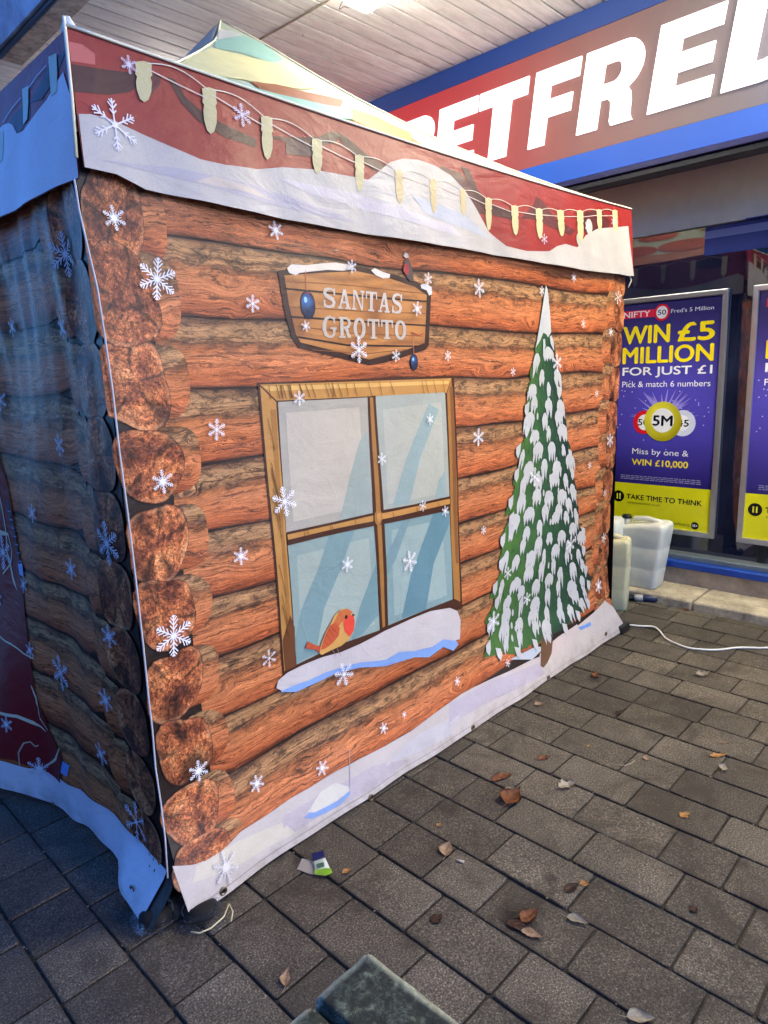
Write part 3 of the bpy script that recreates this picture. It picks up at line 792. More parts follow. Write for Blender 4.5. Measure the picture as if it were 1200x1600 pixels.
def strip(name, i, xs, mp, w=.0006, xoff=0.0, mat='log', inv=False, parent=None):
    m = 8
    P = np.zeros((len(xs), m, 3)); UV = np.zeros((len(xs), m, 2))
    for a, x in enumerate(xs):
        zt = float(line(i, x))-.0025-(.0015*math.sin(x*9+i)); zb = float(line(i+1, x))+.0025+(.0015*math.sin(x*13+i*2))
        # rounded butt ends
        e = min(abs(x-xs[0]), abs(xs[-1]-x)); q = 1-math.sqrt(max(0, 1-min(1, e/.05)**1))*.14
        mid = (zt+zb)/2
        for b in range(m):
            v = b/(m-1); z = mid+(zb+(zt-zb)*v-mid)*q
            P[a, b] = mp(np.array([x]), np.array([z]), np.array([w]))[0]; UV[a, b] = (x+xoff, v)
    return link(name, grid_mesh(name, P, UV), M[mat], parent)
for i in range(10):
    x0_, x1_ = .90+.01*i*.6, 3.56-.012*i
    strip('printed_log', i, np.arange(x0_, x1_, .04).tolist()+[x1_], map_front, parent=front)

def disc(name, cx, cz, rx, rz, mp, w, mat, parent, n=26, clip=None, jit=.05, uvlog=False, rr=random.Random(9)):
    bm = bmesh.new(); uvl = bm.loops.layers.uv.new('UVMap')
    ph = [rr.uniform(0, 6) for _ in range(3)]; exn = rr.uniform(2.1, 3.3)
    rings = []; ctr = bm.verts.new((0, 0, 0))
    pts = {ctr: (0.0, 0.0)}
    def sup(a):
        ca_, sa = math.cos(a), math.sin(a); ex = exn
        k_ = (abs(ca_)**ex+abs(sa)**ex)**(-1/ex)
        return ca_*k_, sa*k_
    for q in (.25, .5, .75, 1.0):
        rg = []
        for i in range(n):
            a = 2*math.pi*i/n; j = 1+jit*(math.sin(2*a+ph[0])*.6+math.sin(3*a+ph[1])*.5+math.sin(5*a+ph[2])*.25)
            sx_, sz_ = sup(a)
            v = bm.verts.new((0, 0, 0)); pts[v] = (sx_*q*j, sz_*q*j); rg.append((v, (math.cos(a)*q, math.sin(a)*q)))
        rings.append(rg)
    uvd = {ctr: (0.0, 0.0)}
    for rg in rings:
        for v, u_ in rg: uvd[v] = u_
    for i in range(n):
        bm.faces.new((ctr, rings[0][i][0], rings[0][(i+1) % n][0]))
    for r0, r1 in zip(rings, rings[1:]):
        for i in range(n): bm.faces.new((r0[i][0], r1[i][0], r1[(i+1) % n][0], r0[(i+1) % n][0]))
    vs = list(bm.verts); 
    A = np.array([pts[v] for v in vs]); uu = cx+A[:, 0]*rx; vv_ = cz+A[:, 1]*rz
    if clip: uu = np.clip(uu, clip[0], clip[1])
    W = mp(uu, vv_, np.full(len(vs), w))
    for v, q in zip(vs, W): v.co = q
    for f in bm.faces:
        f.smooth = True
        for lp in f.loops:
            q = uvd[lp.vert]
            lp[uvl].uv = (q[0]*.12+.5, .5+.5*q[1]) if uvlog else q
    me = bpy.data.meshes.new(name); bm.to_mesh(me); bm.free()
    return link(name, me, M[mat], parent)
ends = [(172, 338, .085, .122), (192, 465, .100, .122), (208, 602, .102, .112), (233, 727, .097, .105), (247, 850, .098, .104),
        (258, 958, .092, .100), (272, 1070, .090, .102), (288, 1170, .088, .100), (300, 1268, .088, .095), (315, 1340, .10, .060)]
for i, (px, py, rx, rz) in enumerate(ends):
    cx, cz = pf(px, py); w0 = .0014+(i % 2)*.0005
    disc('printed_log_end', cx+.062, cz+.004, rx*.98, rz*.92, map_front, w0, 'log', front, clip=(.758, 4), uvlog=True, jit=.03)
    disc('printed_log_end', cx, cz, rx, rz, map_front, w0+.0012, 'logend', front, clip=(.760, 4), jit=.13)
# right-hand stack of log ends
for i in range(11):
    z = 2.02-i*.187
    xe = right_edge(z)
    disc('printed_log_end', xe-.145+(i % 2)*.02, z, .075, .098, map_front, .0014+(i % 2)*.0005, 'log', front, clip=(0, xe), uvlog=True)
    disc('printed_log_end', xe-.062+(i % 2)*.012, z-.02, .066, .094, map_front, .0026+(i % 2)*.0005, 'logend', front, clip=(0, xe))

# white snow strip along the bottom
def F(pts): return [pf(*p) for p in pts]
s = Sheet()
top = [(268, 1352), (300, 1350), (330, 1340), (352, 1322), (375, 1298), (410, 1276), (450, 1248), (485, 1228), (522, 1205), (560, 1185), (600, 1165), (640, 1142), (680, 1112), (720, 1083), (750, 1068), (790, 1050), (830, 1030), (860, 1018), (890, 985), (925, 958), (944, 938)]
tp = F(top)
edge = [(right_edge(z), z) for z in (.16, .10, .05, .010)]
bot = [(x, .010+.018*math.exp(-((x-.78)/.28)**2)) for x in np.arange(3.6, .78, -.06)]+[(.779, .028)]
s.poly(tp+edge+bot, WHT, .0044)
for (a, b, cc, pp) in (([(440, 1310), (520, 1262), (600, 1220), (640, 1185), (580, 1196), (500, 1240), (440, 1275)], c(170, 163, 168), .0050, 0),
                       ([(700, 1130), (780, 1088), (850, 1052), (840, 1035), (770, 1062), (700, 1098)], c(170, 164, 174), .0050, 0),
                       ([(300, 1378), (380, 1345), (460, 1300), (440, 1284), (360, 1318), (305, 1352)], c(190, 184, 168), .0050, 0),
                       ([(590, 1205), (700, 1150), (720, 1112), (650, 1148)], c(180, 178, 182), .0050, 0)):
    s.poly(F(a), b, cc)
s.poly(F([(474, 1276), (488, 1272), (505, 1268), (520, 1255), (530, 1248), (545, 1240), (546, 1236), (542, 1228), (522, 1222), (500, 1235), (490, 1250)]), c(194, 192, 180), .0055)
s.poly(F([(473, 1277), (480, 1268), (490, 1268), (510, 1258), (525, 1250), (545, 1234), (545, 1240), (530, 1256), (505, 1270), (485, 1278)]), c(112, 144, 196), .0060)
s.poly(F([(901, 980), (906, 984), (922, 977), (921, 971), (912, 976)]), c(96, 138, 200), .0055)
s.poly(F([(840, 1040), (870, 1020), (905, 985), (900, 975), (870, 995), (842, 1020)]), c(182, 170, 166), .0050)
s.poly(F([(795, 1030), (830, 1030), (850, 1010), (835, 1010)]), c(172, 180, 190), .0048)
s.rib(F([(544, 1170), (545, 1240)]), .0025, c(150, 150, 160), .0062)
s.rib([(x, .030+.018*math.exp(-((x-.78)/.28)**2)) for x in np.arange(.79, 3.62, .06)], .0022, c(138, 132, 128), .0060)
fskirt = s.build('printed_snow_strip', map_front, M['print'], front)

# hem: doubled cloth at the very bottom, hanging below the panel
def gromm(px, py, plane):
    if plane == 'f':
        x, z = pf(px, py); n_ = Vector((0, -1, 0)); p0 = Vector((x, float(Yf(x, z))-.009, z))
    else:
        y_, z = pl(px, py); n_ = Vector((-1, 0, 0)); p0 = Vector((float(Xl(y_, z))-.006, y_, z))
    t1 = n_.orthogonal().normalized(); t2 = n_.cross(t1)
    m = MB(); rg = []
    for k_, (rr_, h_) in enumerate(((.0135, -.002), (.0125, .0012), (.0092, .0014), (.0078, -.001))):
        rg.append([m.bm.verts.new(p0+n_*h_+(t1*math.cos(a)+t2*math.sin(a))*rr_) for a in np.linspace(0, 2*math.pi, 15)[:-1]])
    for r0, r1 in zip(rg, rg[1:]):
        for i in range(14): m.bm.faces.new((r0[i], r0[(i+1) % 14], r1[(i+1) % 14], r1[i]))
    o = m.build('grommet', M['brass'], gaz, True)
    h = MB(); h.bm.faces.new([h.bm.verts.new(p0+n_*-.0012+(t1*math.cos(a)+t2*math.sin(a))*.0088) for a in np.linspace(0, 2*math.pi, 13)[:-1]])
    h.build('eyelet_hole', M['black'], o)
M['brass'] = plain('dull_brass', c(120, 104, 78), .4, .8, var=.1, bumps=0)
for q in ((347, 1391), (578, 1245), (737, 1136), (855, 1058), (945, 990)): gromm(*q, 'f')

# ---- printed window
GOLD, GOLD2, DKB, DK2 = c(176, 128, 66), c(150, 104, 48), c(62, 30, 14), c(96, 56, 28)
s = Sheet(); w0 = .0030
s.poly(F([(401, 598), (708, 587), (715, 760), (721, 950), (592, 1000), (441, 1056), (425, 850), (410, 700)]), DKB, w0)
s.poly(F([(405, 601), (704, 591), (696, 614), (431, 626)]), GOLD, w0+.0004)
s.poly(F([(410, 604), (700, 595), (699, 600), (420, 611)]), c(206, 164, 92), w0+.0007)
s.poly(F([(405, 604), (430, 628), (440, 760), (447, 860), (455, 960), (460, 1040), (443, 1048), (428, 850), (413, 700)]), GOLD, w0+.0005)
s.poly(F([(421, 640), (430, 640), (442, 830), (452, 960), (457, 1030), (450, 1030), (442, 900), (432, 780)]), GOLD2, w0+.0008)
s.poly(F([(452, 960), (459, 980), (461, 1040), (444, 1048), (440, 1000)]), DK2, w0+.0010)
s.poly(F([(704, 592), (697, 614), (702, 760), (708, 935), (718, 940), (713, 760)]), GOLD2, w0+.0005)
s.poly(F([(701, 604), (706, 604), (712, 750), (715, 880), (711, 880), (706, 750)]), c(120, 76, 38), w0+.0008)
# panes
PA = c(198, 202, 196)
TL = F([(433, 628), (573, 621), (577, 700), (581, 806), (446, 833), (440, 740)]); TR = F([(585, 619), (694, 613), (698, 700), (701, 777), (595, 797), (590, 720)])
BL = F([(448, 851), (584, 821), (588, 900), (592, 984), (530, 1006), (462, 1038), (456, 950)]); BR = F([(597, 817), (701, 796), (704, 870), (706, 936), (605, 977), (601, 900)])
s.poly(TL, c(158, 154, 142), w0+.0005); s.poly(TR, c(150, 156, 146), w0+.0005); s.poly(BL, c(132, 152, 146), w0+.0005); s.poly(BR, c(118, 144, 144), w0+.0005)
s.poly(F([(445, 645), (560, 636), (570, 790), (457, 815)]), c(176, 169, 154), w0+.0009)
s.poly(F([(572, 672), (560, 690), (545, 745), (528, 817), (580, 807), (576, 740)]), c(142, 154, 146), w0+.0012)
s.poly(F([(597, 640), (688, 628), (693, 770), (604, 788)]), c(162, 164, 152), w0+.0009)
s.poly(F([(668, 630), (684, 640), (655, 715), (638, 786), (612, 790), (632, 720)]), c(134, 154, 152), w0+.0013)
s.poly(F([(694, 735), (696, 776), (678, 779), (684, 750)]), c(134, 154, 152), w0+.0013)
s.poly(F([(462, 868), (575, 840), (584, 975), (470, 1022)]), c(150, 164, 154), w0+.0009)
s.poly(F([(512, 837), (552, 829), (530, 890), (505, 950), (492, 1020), (462, 1036), (460, 1000), (470, 950), (495, 890)]), c(112, 140, 140), w0+.0013)
s.poly(F([(586, 880), (590, 960), (565, 990), (548, 1000), (560, 950)]), c(106, 138, 140), w0+.0013)
s.poly(F([(610, 828), (690, 812), (697, 930), (615, 962)]), c(138, 158, 154), w0+.0009)
s.poly(F([(676, 801), (701, 796), (700, 820), (676, 880), (664, 952), (626, 966), (640, 900)]), c(88, 124, 134), w0+.0013)
s.poly(F([(640, 808), (628, 812), (602, 870), (603, 900), (618, 870)]), c(108, 136, 140), w0+.0013)
# glazing bars
s.poly(F([(573, 620), (585, 618), (592, 720), (598, 800), (603, 900), (605, 980), (593, 985), (587, 880), (581, 800), (576, 700)]), DKB, w0+.0017)
s.poly(F([(576, 621), (581, 621), (588, 720), (593, 800), (598, 900), (600, 978), (596, 980), (591, 880), (586, 800), (580, 700)]), GOLD2, w0+.0021)
s.poly(F([(446, 831), (520, 815), (581, 801), (702, 775), (702, 797), (600, 818), (520, 834), (448, 852)]), DKB, w0+.0024)
s.poly(F([(447, 835), (520, 819), (581, 805), (581, 814), (520, 826), (448, 843)]), GOLD, w0+.0028)
s.poly(F([(594, 802), (701, 779), (701, 787), (595, 811)]), GOLD, w0+.0028)
s.ell(*pf(589, 808), .020, .030, GOLD2, w0+.0032, 12); s.ell(*pf(590, 808), .011, .018, GOLD, w0+.0036, 10)
rw = random.Random(8)
for k_ in range(26):
    x_ = rw.uniform(412, 690); t = (x_-405)/299
    s.rib(F([(x_, 602-9*t), (x_+rw.uniform(2, 8), 624-10*t)]), .0022, DK2, w0+.0034)
for k_ in range(9):
    x_ = rw.uniform(455, 570) if k_ < 5 else rw.uniform(605, 690); yb = 836-(x_-447)*.213
    s.rib(F([(x_, yb-1), (x_+3, yb+9)]), .002, DK2, w0+.0042)
for k_ in range(10):
    y_ = rw.uniform(650, 980); x_ = 409+(y_-600)*.078
    s.rib(F([(x_+3, y_), (x_+8, y_+22), (x_+14, y_+50)]), .002, DK2, w0+.0042)
win = s.build('printed_window', map_front, M['print'], front)
# snow on the sill
s = Sheet(); w0 = .0078
s.poly(F([(436, 1080), (460, 1080), (500, 1062), (520, 1052), (560, 1042), (600, 1040), (645, 1026), (668, 1026), (690, 1010), (706, 1016), (714, 1006), (700, 985), (560, 1015), (450, 1060)]), c(120, 154, 206), w0)
s.poly(F([(429, 1074), (432, 1062), (446, 1050), (470, 1038), (500, 1026), (530, 1018), (560, 1005), (600, 984), (640, 966), (670, 954), (700, 949), (712, 954), (717, 968), (716, 998), (706, 1000), (690, 998), (672, 1010), (645, 1016), (620, 1018), (600, 1030), (560, 1034), (535, 1040), (505, 1050), (480, 1062), (455, 1070), (438, 1078)]), c(186, 180, 178), w0+.0006)
s.build('printed_sill_snow', map_front, M['print'], front)
# robin
s = Sheet(); w0 = .0092
s.poly(F([(474, 1012), (478, 1001), (490, 1007), (502, 1009), (500, 1021), (490, 1014)]), c(170, 74, 44), w0)
s.poly(F([(496, 1020), (499, 1004), (506, 986), (514, 972), (520, 960), (530, 951), (541, 950), (549, 957), (551, 968), (549, 984), (542, 998), (530, 1008), (514, 1015), (500, 1022)]), c(198, 150, 78), w0+.0004)
s.poly(F([(498, 1014), (503, 996), (512, 976), (521, 972), (528, 980), (526, 992), (516, 1004), (505, 1012)]), c(182, 80, 44), w0+.0012)
s.poly(F([(521, 966), (527, 954), (538, 950), (547, 954), (543, 964), (530, 972), (524, 980), (517, 974)]), c(186, 100, 52), w0+.0010)
s.poly(F([(538, 961), (549, 960), (551, 972), (549, 985), (543, 994), (535, 985), (533, 972)]), c(214, 68, 48), w0+.0014)
s.poly(F([(547, 958), (552, 959.5), (547, 962)]), c(30, 24, 30), w0+.0016); s.ell(*pf(537.5, 963), .0062, .0075, c(24, 18, 18), w0+.0018, 10)
for a in ((506, 990, 514, 1000), (510, 982, 519, 994), (514, 978, 523, 988), (503, 999, 510, 1008)): s.rib(F([(a[0], a[1]), (a[2], a[3])]), .0015, c(120, 50, 28), w0+.0017)
for a in (515, 523): s.rib(F([(a, 1012), (a+6, 1024)]), .0018, c(150, 130, 130), w0+.0017)
s.build('printed_robin', map_front, M['print'], front)

# ---- printed sign SANTAS GROTTO
def Z5(pts): return [pf(400+x/3., 380+y/3.) for x, y in pts]
s = Sheet(); w0 = .0030
s.poly(Z5([(98, 130), (150, 122), (420, 104), (500, 114), (640, 145), (760, 185), (818, 228), (812, 350), (806, 480), (790, 500), (700, 530), (600, 560), (530, 572), (500, 566), (360, 530), (195, 490), (162, 440), (125, 300)]), c(48, 22, 14), w0)
def woodc(u, v):
    t = .5+.5*math.sin(v*160+3*math.sin(u*9)); a_ = np.array(c(138, 88, 48)); b_ = np.array(c(182, 124, 66)); return tuple(a_*(1-t)+b_*t)
inner = [(128, 152), (300, 140), (470, 132), (620, 165), (740, 205), (796, 245), (792, 350), (786, 468), (700, 500), (600, 528), (528, 546), (420, 520), (205, 466), (182, 425), (150, 290)]
s.poly(Z5(inner), woodc, w0+.0005)
for a in ([(132, 214), (400, 240), (796, 274)], [(160, 346), (400, 362), (792, 386)], [(190, 440), (420, 478), (784, 484)]): s.rib(Z5(a), .006, c(40, 20, 12), w0+.0010)
for a in ([(140, 180), (460, 200), (780, 236)], [(160, 300), (460, 318), (790, 330)], [(180, 390), (460, 424), (780, 436)], [(260, 500), (500, 520), (700, 498)]): s.rib(Z5(a), .003, c(120, 74, 40), w0+.0010)
SL = Z5([(300, 208), (686, 240), (682, 332), (302, 300)]); GL = Z5([(298, 340), (702, 366), (702, 452), (302, 442)])
# slab-serif capitals drawn as strokes in a unit box (x 0..1, y 0..1)
def glyph(ch):
    t = .24; th = .10
    if ch == 'S':
        return [('r', [(.86, .70), (.84, .84), (.68, .95), (.45, .96), (.22, .88), (.17, .72), (.27, .60), (.5, .52), (.74, .43), (.84, .28), (.78, .12), (.55, .04), (.32, .05), (.17, .16), (.13, .30)], [.10, .10, .12, .14, .20, .24, .24, .24, .24, .24, .2, .14, .12, .10, .10]),
                ('b', .80, .64, .92, .99), ('b', .08, .01, .20, .36)]
    if ch == 'A':
        return [('p', [(.42, 1), (.62, 1), (.92, .09), (.68, .09), (.50, .72), (.24, .09), (.12, .09)]), ('b', .30, .28, .72, .38), ('b', .0, 0, .36, .09), ('b', .56, 0, 1.02, .09)]
    if ch == 'N':
        return [('b', .10, .05, .22, .95), ('b', .80, .05, .92, .95), ('p', [(.04, 1), (.34, 1), (.92, .0), (.78, .0), (.14, .95)]), ('b', .0, 0, .34, .09), ('b', .66, .91, 1.04, 1)]
    if ch == 'T':
        return [('b', .37, .05, .63, .95), ('b', .04, .88, .96, 1), ('b', .02, .62, .12, .99), ('b', .88, .62, .98, .99), ('b', .24, 0, .76, .09)]
    if ch == 'G':
        return [('r', [(.84, .72), (.78, .90), (.55, .97), (.30, .88), (.16, .66), (.14, .40), (.24, .14), (.48, .03), (.68, .06), (.80, .16), (.82, .40)], [.08, .10, .12, .19, .25, .26, .22, .12, .12, .16, .2]), ('b', .80, .66, .90, .98), ('b', .55, .40, 1.0, .49)]
    if ch == 'R':
        return [('b', .14, .05, .38, .95), ('r', [(.30, .95), (.60, .95), (.80, .86), (.84, .72), (.76, .57), (.56, .50), (.30, .50)], [.10, .12, .18, .22, .18, .12, .10]), ('r', [(.50, .50), (.64, .36), (.74, .10), (.92, .06)], [.2, .22, .22, .14]), ('b', .02, 0, .50, .09), ('b', .02, .91, .3, 1)]
    if ch == 'O':
        return [('r', [(.5+.35*math.cos(a), .5+.45*math.sin(a)) for a in np.linspace(0, 2*math.pi, 25)], [.13+.13*abs(math.cos(a)) for a in np.linspace(0, 2*math.pi, 25)])]
def word(sh, body, q, col, w):
    n_ = len(body)
    for i, ch in enumerate(body):
        for gi, g in enumerate(glyph(ch)):
            ww = w+gi*.00008+(i % 2)*.0004
            f_ = lambda x, y: bil(q, (i+.06+x*.90)/n_, y)
            if g[0] == 'b': sh.poly([f_(g[1], g[2]), f_(g[3], g[2]), f_(g[3], g[4]), f_(g[1], g[4])], col, ww)
            elif g[0] == 'p': sh.poly([f_(*p_) for p_ in g[1]], col, ww)
            else:
                sc = abs(q[1][0]-q[0][0])/n_*.90
                sh.rib([f_(*p_) for p_ in g[1]], [k_*sc for k_ in g[2]], col, ww)
word(s, 'SANTAS', SL, c(188, 178, 168), w0+.0016); word(s, 'GROTTO', GL, c(180, 170, 158), w0+.0016)
# snow caps, baubles, ribbon, little bird
s.poly(Z5([(140, 118), (160, 100), (230, 104), (310, 95), (370, 92), (440, 104), (450, 124), (400, 130), (330, 126), (250, 134), (200, 140), (180, 152), (150, 140)]), c(212, 204, 190), w0+.0014)
s.poly(Z5([(534, 128), (552, 118), (590, 136), (624, 146), (620, 164), (590, 166), (555, 150)]), c(210, 202, 190), w0+.0014)
s.poly(Z5([(766, 196), (790, 190), (818, 206), (820, 240), (806, 246), (795, 222), (770, 212)]), c(204, 202, 200), w0+.0014)
def blue(cx, cy, R_):
    b0 = np.array(c(12, 26, 60)); b1 = np.array(c(70, 130, 200))
    return lambda u, v: tuple(b0+(b1-b0)*max(0, 1-math.hypot(u-cx+R_*.3, v-cy-R_*.4)/(R_*1.1))**1.3)
for (x, y, r_, lx, ly) in ((238, 290, .030, 226, 130), (736, 558, .021, 730, 420)):
    cx, cz = Z5([(x, y)])[0]
    s.rib([Z5([(lx, ly)])[0], (cx, cz+r_*1.3)], .003, c(190, 110, 80), w0+.0018)
    s.ell(cx, cz, r_, r_*1.45, c(16, 24, 44), w0+.0020, 20); s.ell(cx, cz, r_*.88, r_*1.3, blue(cx, cz, r_), w0+.0024, 20); s.ell(cx-r_*.3, cz+r_*.5, r_*.22, r_*.32, c(150, 196, 236), w0+.0028, 8)
s.rib(Z5([(226, 232), (240, 246), (232, 230), (250, 236)]), .003, c(160, 60, 40), w0+.0030); s.rib(Z5([(720, 418), (756, 432), (780, 424)]), .004, c(150, 60, 40), w0+.0028)
s.poly(Z5([(684, 120), (692, 80), (706, 70), (720, 96), (730, 140), (734, 180), (715, 178), (700, 160)]), c(74, 62, 60), w0+.0022)
s.poly(Z5([(684, 130), (690, 98), (706, 96), (712, 120), (708, 150), (694, 146)]), c(150, 40, 48), w0+.0026)
s.poly(Z5([(684, 60), (694, 42), (706, 52), (710, 68), (696, 72)]), c(190, 180, 174), w0+.0026)
s.build('printed_sign', map_front, M['print'], front)

# ---- printed fir tree
def Z6(pts): return [pf(740+x/4., 380+y/4.) for x, y in pts]
def Z4(pts): return [pf(700+x/3., 760+y/3.) for x, y in pts]
s = Sheet(); w0 = .0056
lft = Z6([(442, 262), (428, 350), (410, 480), (398, 560), (372, 660), (380, 690), (345, 800), (352, 850), (330, 900), (340, 960), (306, 1024), (335, 1050), (300, 1140), (320, 1200), (258, 1300), (285, 1350), (240, 1480), (255, 1520)])+Z4([(262, 124), (290, 130), (235, 250), (262, 250), (236, 340), (250, 380), (190, 515), (225, 520), (170, 620), (200, 680), (160, 800)])
rgt = Z4([(190, 795), (250, 770), (300, 785), (350, 755), (380, 740), (430, 725), (480, 690), (535, 665), (560, 640), (610, 590), (655, 545), (640, 480), (668, 430), (640, 380), (636, 300), (612, 270), (632, 212), (600, 170), (608, 100), (590, 60)])+Z6([(634, 1524), (600, 1400), (622, 1385), (588, 1290), (600, 1276), (560, 1180), (572, 1110), (530, 1020), (552, 990), (520, 880), (540, 870), (500, 700), (505, 680), (478, 560), (468, 420), (452, 290)])
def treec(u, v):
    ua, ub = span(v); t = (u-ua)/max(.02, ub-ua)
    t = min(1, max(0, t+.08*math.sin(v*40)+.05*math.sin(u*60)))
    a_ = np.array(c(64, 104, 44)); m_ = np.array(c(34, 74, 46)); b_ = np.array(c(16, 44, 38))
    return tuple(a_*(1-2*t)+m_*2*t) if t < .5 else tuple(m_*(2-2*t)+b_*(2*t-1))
s.poly(Z4([(428, 840), (432, 700), (470, 690), (486, 720), (480, 780), (460, 826), (442, 848)]), c(92, 66, 44), w0+.0004)
def needles(pts, side):
    o_ = []
    rn_ = random.Random(4)
    for a, b in zip(pts, pts[1:]):
        o_.append(a); d_ = math.hypot(b[0]-a[0], b[1]-a[1]); n_ = int(d_/.014)
        for i in range(1, n_):
            t = i/n_; x, z_ = a[0]+(b[0]-a[0])*t, a[1]+(b[1]-a[1])*t
            k_ = rn_.uniform(.004, .013)*(1 if i % 2 else -.4); o_.append((x+side*k_, z_-abs(k_)*.8))
    o_.append(pts[-1]); return o_
hi = next(i for i, q in enumerate(lft) if q[1] < 1.68)
lft = lft[:hi]+needles(lft[hi:], -1)
lo_ = max(i for i, q in enumerate(rgt) if q[1] < 1.68)
rgt = needles(rgt[:lo_], 1)+rgt[lo_:]
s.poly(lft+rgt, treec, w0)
out = np.array(lft+rgt)
rn2 = random.Random(12)
for i in range(420):      # darker and lighter needle strokes
    v = rn2.uniform(.2, 1.68); us_ = [q for q in out[:, 0][np.abs(out[:, 1]-v) < .03]]
    if len(us_) < 2: continue
    u = rn2.uniform(min(us_)+.02, max(us_)-.02); g_ = rn2.choice((c(18, 48, 34), c(28, 62, 38), c(74, 112, 54), c(46, 84, 48)))
    s.rib([(u, v), (u+rn2.uniform(-.012, .012), v-rn2.uniform(.012, .03))], [.005, .001], g_, w0+.0006+rn2.random()*.0006)
def inside(u, v):
    r_ = False; n_ = len(out); j = n_-1
    for i in range(n_):
        if (out[i][1] > v) != (out[j][1] > v) and u < (out[j][0]-out[i][0])*(v-out[i][1])/(out[j][1]-out[i][1])+out[i][0]: r_ = not r_
        j = i
    return r_
rt = random.Random(31); SN = c(176, 178, 178)
s.poly(Z6([(442, 262), (428, 350), (408, 480), (378, 655), (405, 610), (425, 560), (445, 570), (455, 590), (475, 555), (466, 420), (452, 290)]), SN, w0+.0020)
s.rib(Z6([(430, 600), (432, 640), (425, 700)]), [.018, .022, .004], SN, w0+.0022)
s.rib(Z6([(470, 580), (480, 620), (492, 670)]), [.016, .03, .004], SN, w0+.0022)
z = 1.60; row = 0
def span(v):
    us = []
    for i in range(len(out)):
        (a, b), (e_, f_) = out[i-1], out[i]
        if (b > v) != (f_ > v): us.append(a+(e_-a)*(v-b)/(f_-b))
    return (min(us), max(us)) if us else (3.0, 3.02)
while z > .16:
    ua, ub = span(z); hw = (ub-ua)/2+.012; cx = (ua+ub)/2
    n_ = max(2, int(round(hw*2/.128)))
    for i in range(n_):
        u = cx-hw*.93+(i+.5+(row % 2)*.35-.17)*2*hw*.96/n_+rt.uniform(-.015, .015); v = z+rt.uniform(-.02, .02)
        if not inside(u, v-.02): continue
        W_ = rt.uniform(.018, .050); H_ = rt.uniform(.045, .10); nf = 2 if W_ < .034 else rt.choice((3, 3, 4))
        pts = [(u-W_, v-.012), (u-W_*.75, v+.014), (u-W_*.25, v+.028), (u+W_*.3, v+.026), (u+W_*.8, v+.010), (u+W_, v-.014)]
        for f_ in range(nf):
            xa = u+W_-(f_+.30)*2*W_/nf; xb = u+W_-(f_+1.0)*2*W_/nf
            pts += [(xa-.004, v-H_*rt.uniform(.75, 1.15)), (xa-.012, v-H_*rt.uniform(.5, .7))]
            if f_ < nf-1: pts += [(xb+.004, v-.018-rt.uniform(0, .01))]
        lean = (u-cx)/hw*.35
        pts = [(a+(v-b)*lean, b) for a, b in pts]
        fine_ = []
        for a, b in zip(pts, pts[1:]+pts[:1]):
            fine_.append(a)
            if math.hypot(b[0]-a[0], b[1]-a[1]) > .018: fine_.append(((a[0]+b[0])/2+rt.uniform(-.005, .005), (a[1]+b[1])/2+rt.uniform(-.004, .004)))
        s.poly(fine_, SN, w0+.0022+rt.random()*.0005)
        if rt.random() < .35: s.ell(u+rt.uniform(.03, .05), v-.07, .008, .018, SN, w0+.0029, 8)
    z -= .074; row += 1
# snowy fringe sticking out on both sides
for side, pts in ((-1, lft), (1, rgt)):
    for (u, v) in pts[6:-1:9]:
        if v < 1.45 and v > .12: s.poly([(u-side*.035, v+.035), (u+side*.004, v+.018), (u+side*.006, v-.012), (u-side*.012, v-.035), (u-side*.03, v-.01)], SN, w0+.0033)
s.build('printed_fir_tree', map_front, M['print'], front)

# ---- printed snowflakes of the front
flakes = [(175, 342, 20, 1), (242, 437, 34, 0), (427, 361, 15, 1), (391, 475, 14, 0), (335, 671, 17, 0), (251, 752, 19, 1), (441, 783, 24, 0), (373, 868, 14, 1), (268, 992, 33, 0), (417, 1027, 14, 2), (398, 1222, 15, 1), (307, 1202, 17, 1),
          (464, 622, 12, 0), (546, 417, 11, 0), (665, 436, 10, 0), (745, 451, 15, 0), (744, 683, 14, 0), (557, 547, 21, 0), (615, 556, 10, 0), (696, 556, 9, 0), (637, 876, 17, 0), (539, 881, 12, 1), (534, 1052, 19, 0), (500, 1198, 13, 1),
          (596, 1136, 10, 1), (593, 717, 10, 0), (657, 790, 9, 0), (692, 798, 9, 1), (798, 581, 7, 0), (843, 455, 8, 0), (893, 434, 8, 1), (908, 506, 7, 0), (951, 519, 7, 1), (867, 567, 14, 0), (950, 688, 11, 0), (929, 615, 6, 0),
          (832, 745, 15, 0), (918, 727, 6, 0), (942, 770, 6, 0), (888, 850, 13, 0), (768, 970, 16, 0), (752, 828, 7, 0), (711, 1063, 8, 1), (962, 465, 11, 2), (668, 655, 9, 1), (790, 895, 10, 0), (940, 840, 8, 0), (932, 915, 12, 1), (820, 935, 10, 0), (648, 483, 12, 1), (350, 1352, 30, 1), (628, 1115, 6, 1), (474, 510, 9, 1), (790, 1035, 7, 0)]
for i, (px, py, r_, kd) in enumerate(flakes):
    u, v = pf(px, py); _, v2 = pf(px, py-r_); rr_ = v2-v
    s = Sheet(); s.flake(u, v, rr_, None if i != 50 else c(204, 202, 202), .0112, R(90)+random.Random(i).uniform(-.2, .2), kd)
    s.build('printed_snowflake', map_front, M['print'], front, 0 if rr_ < .05 else .04)

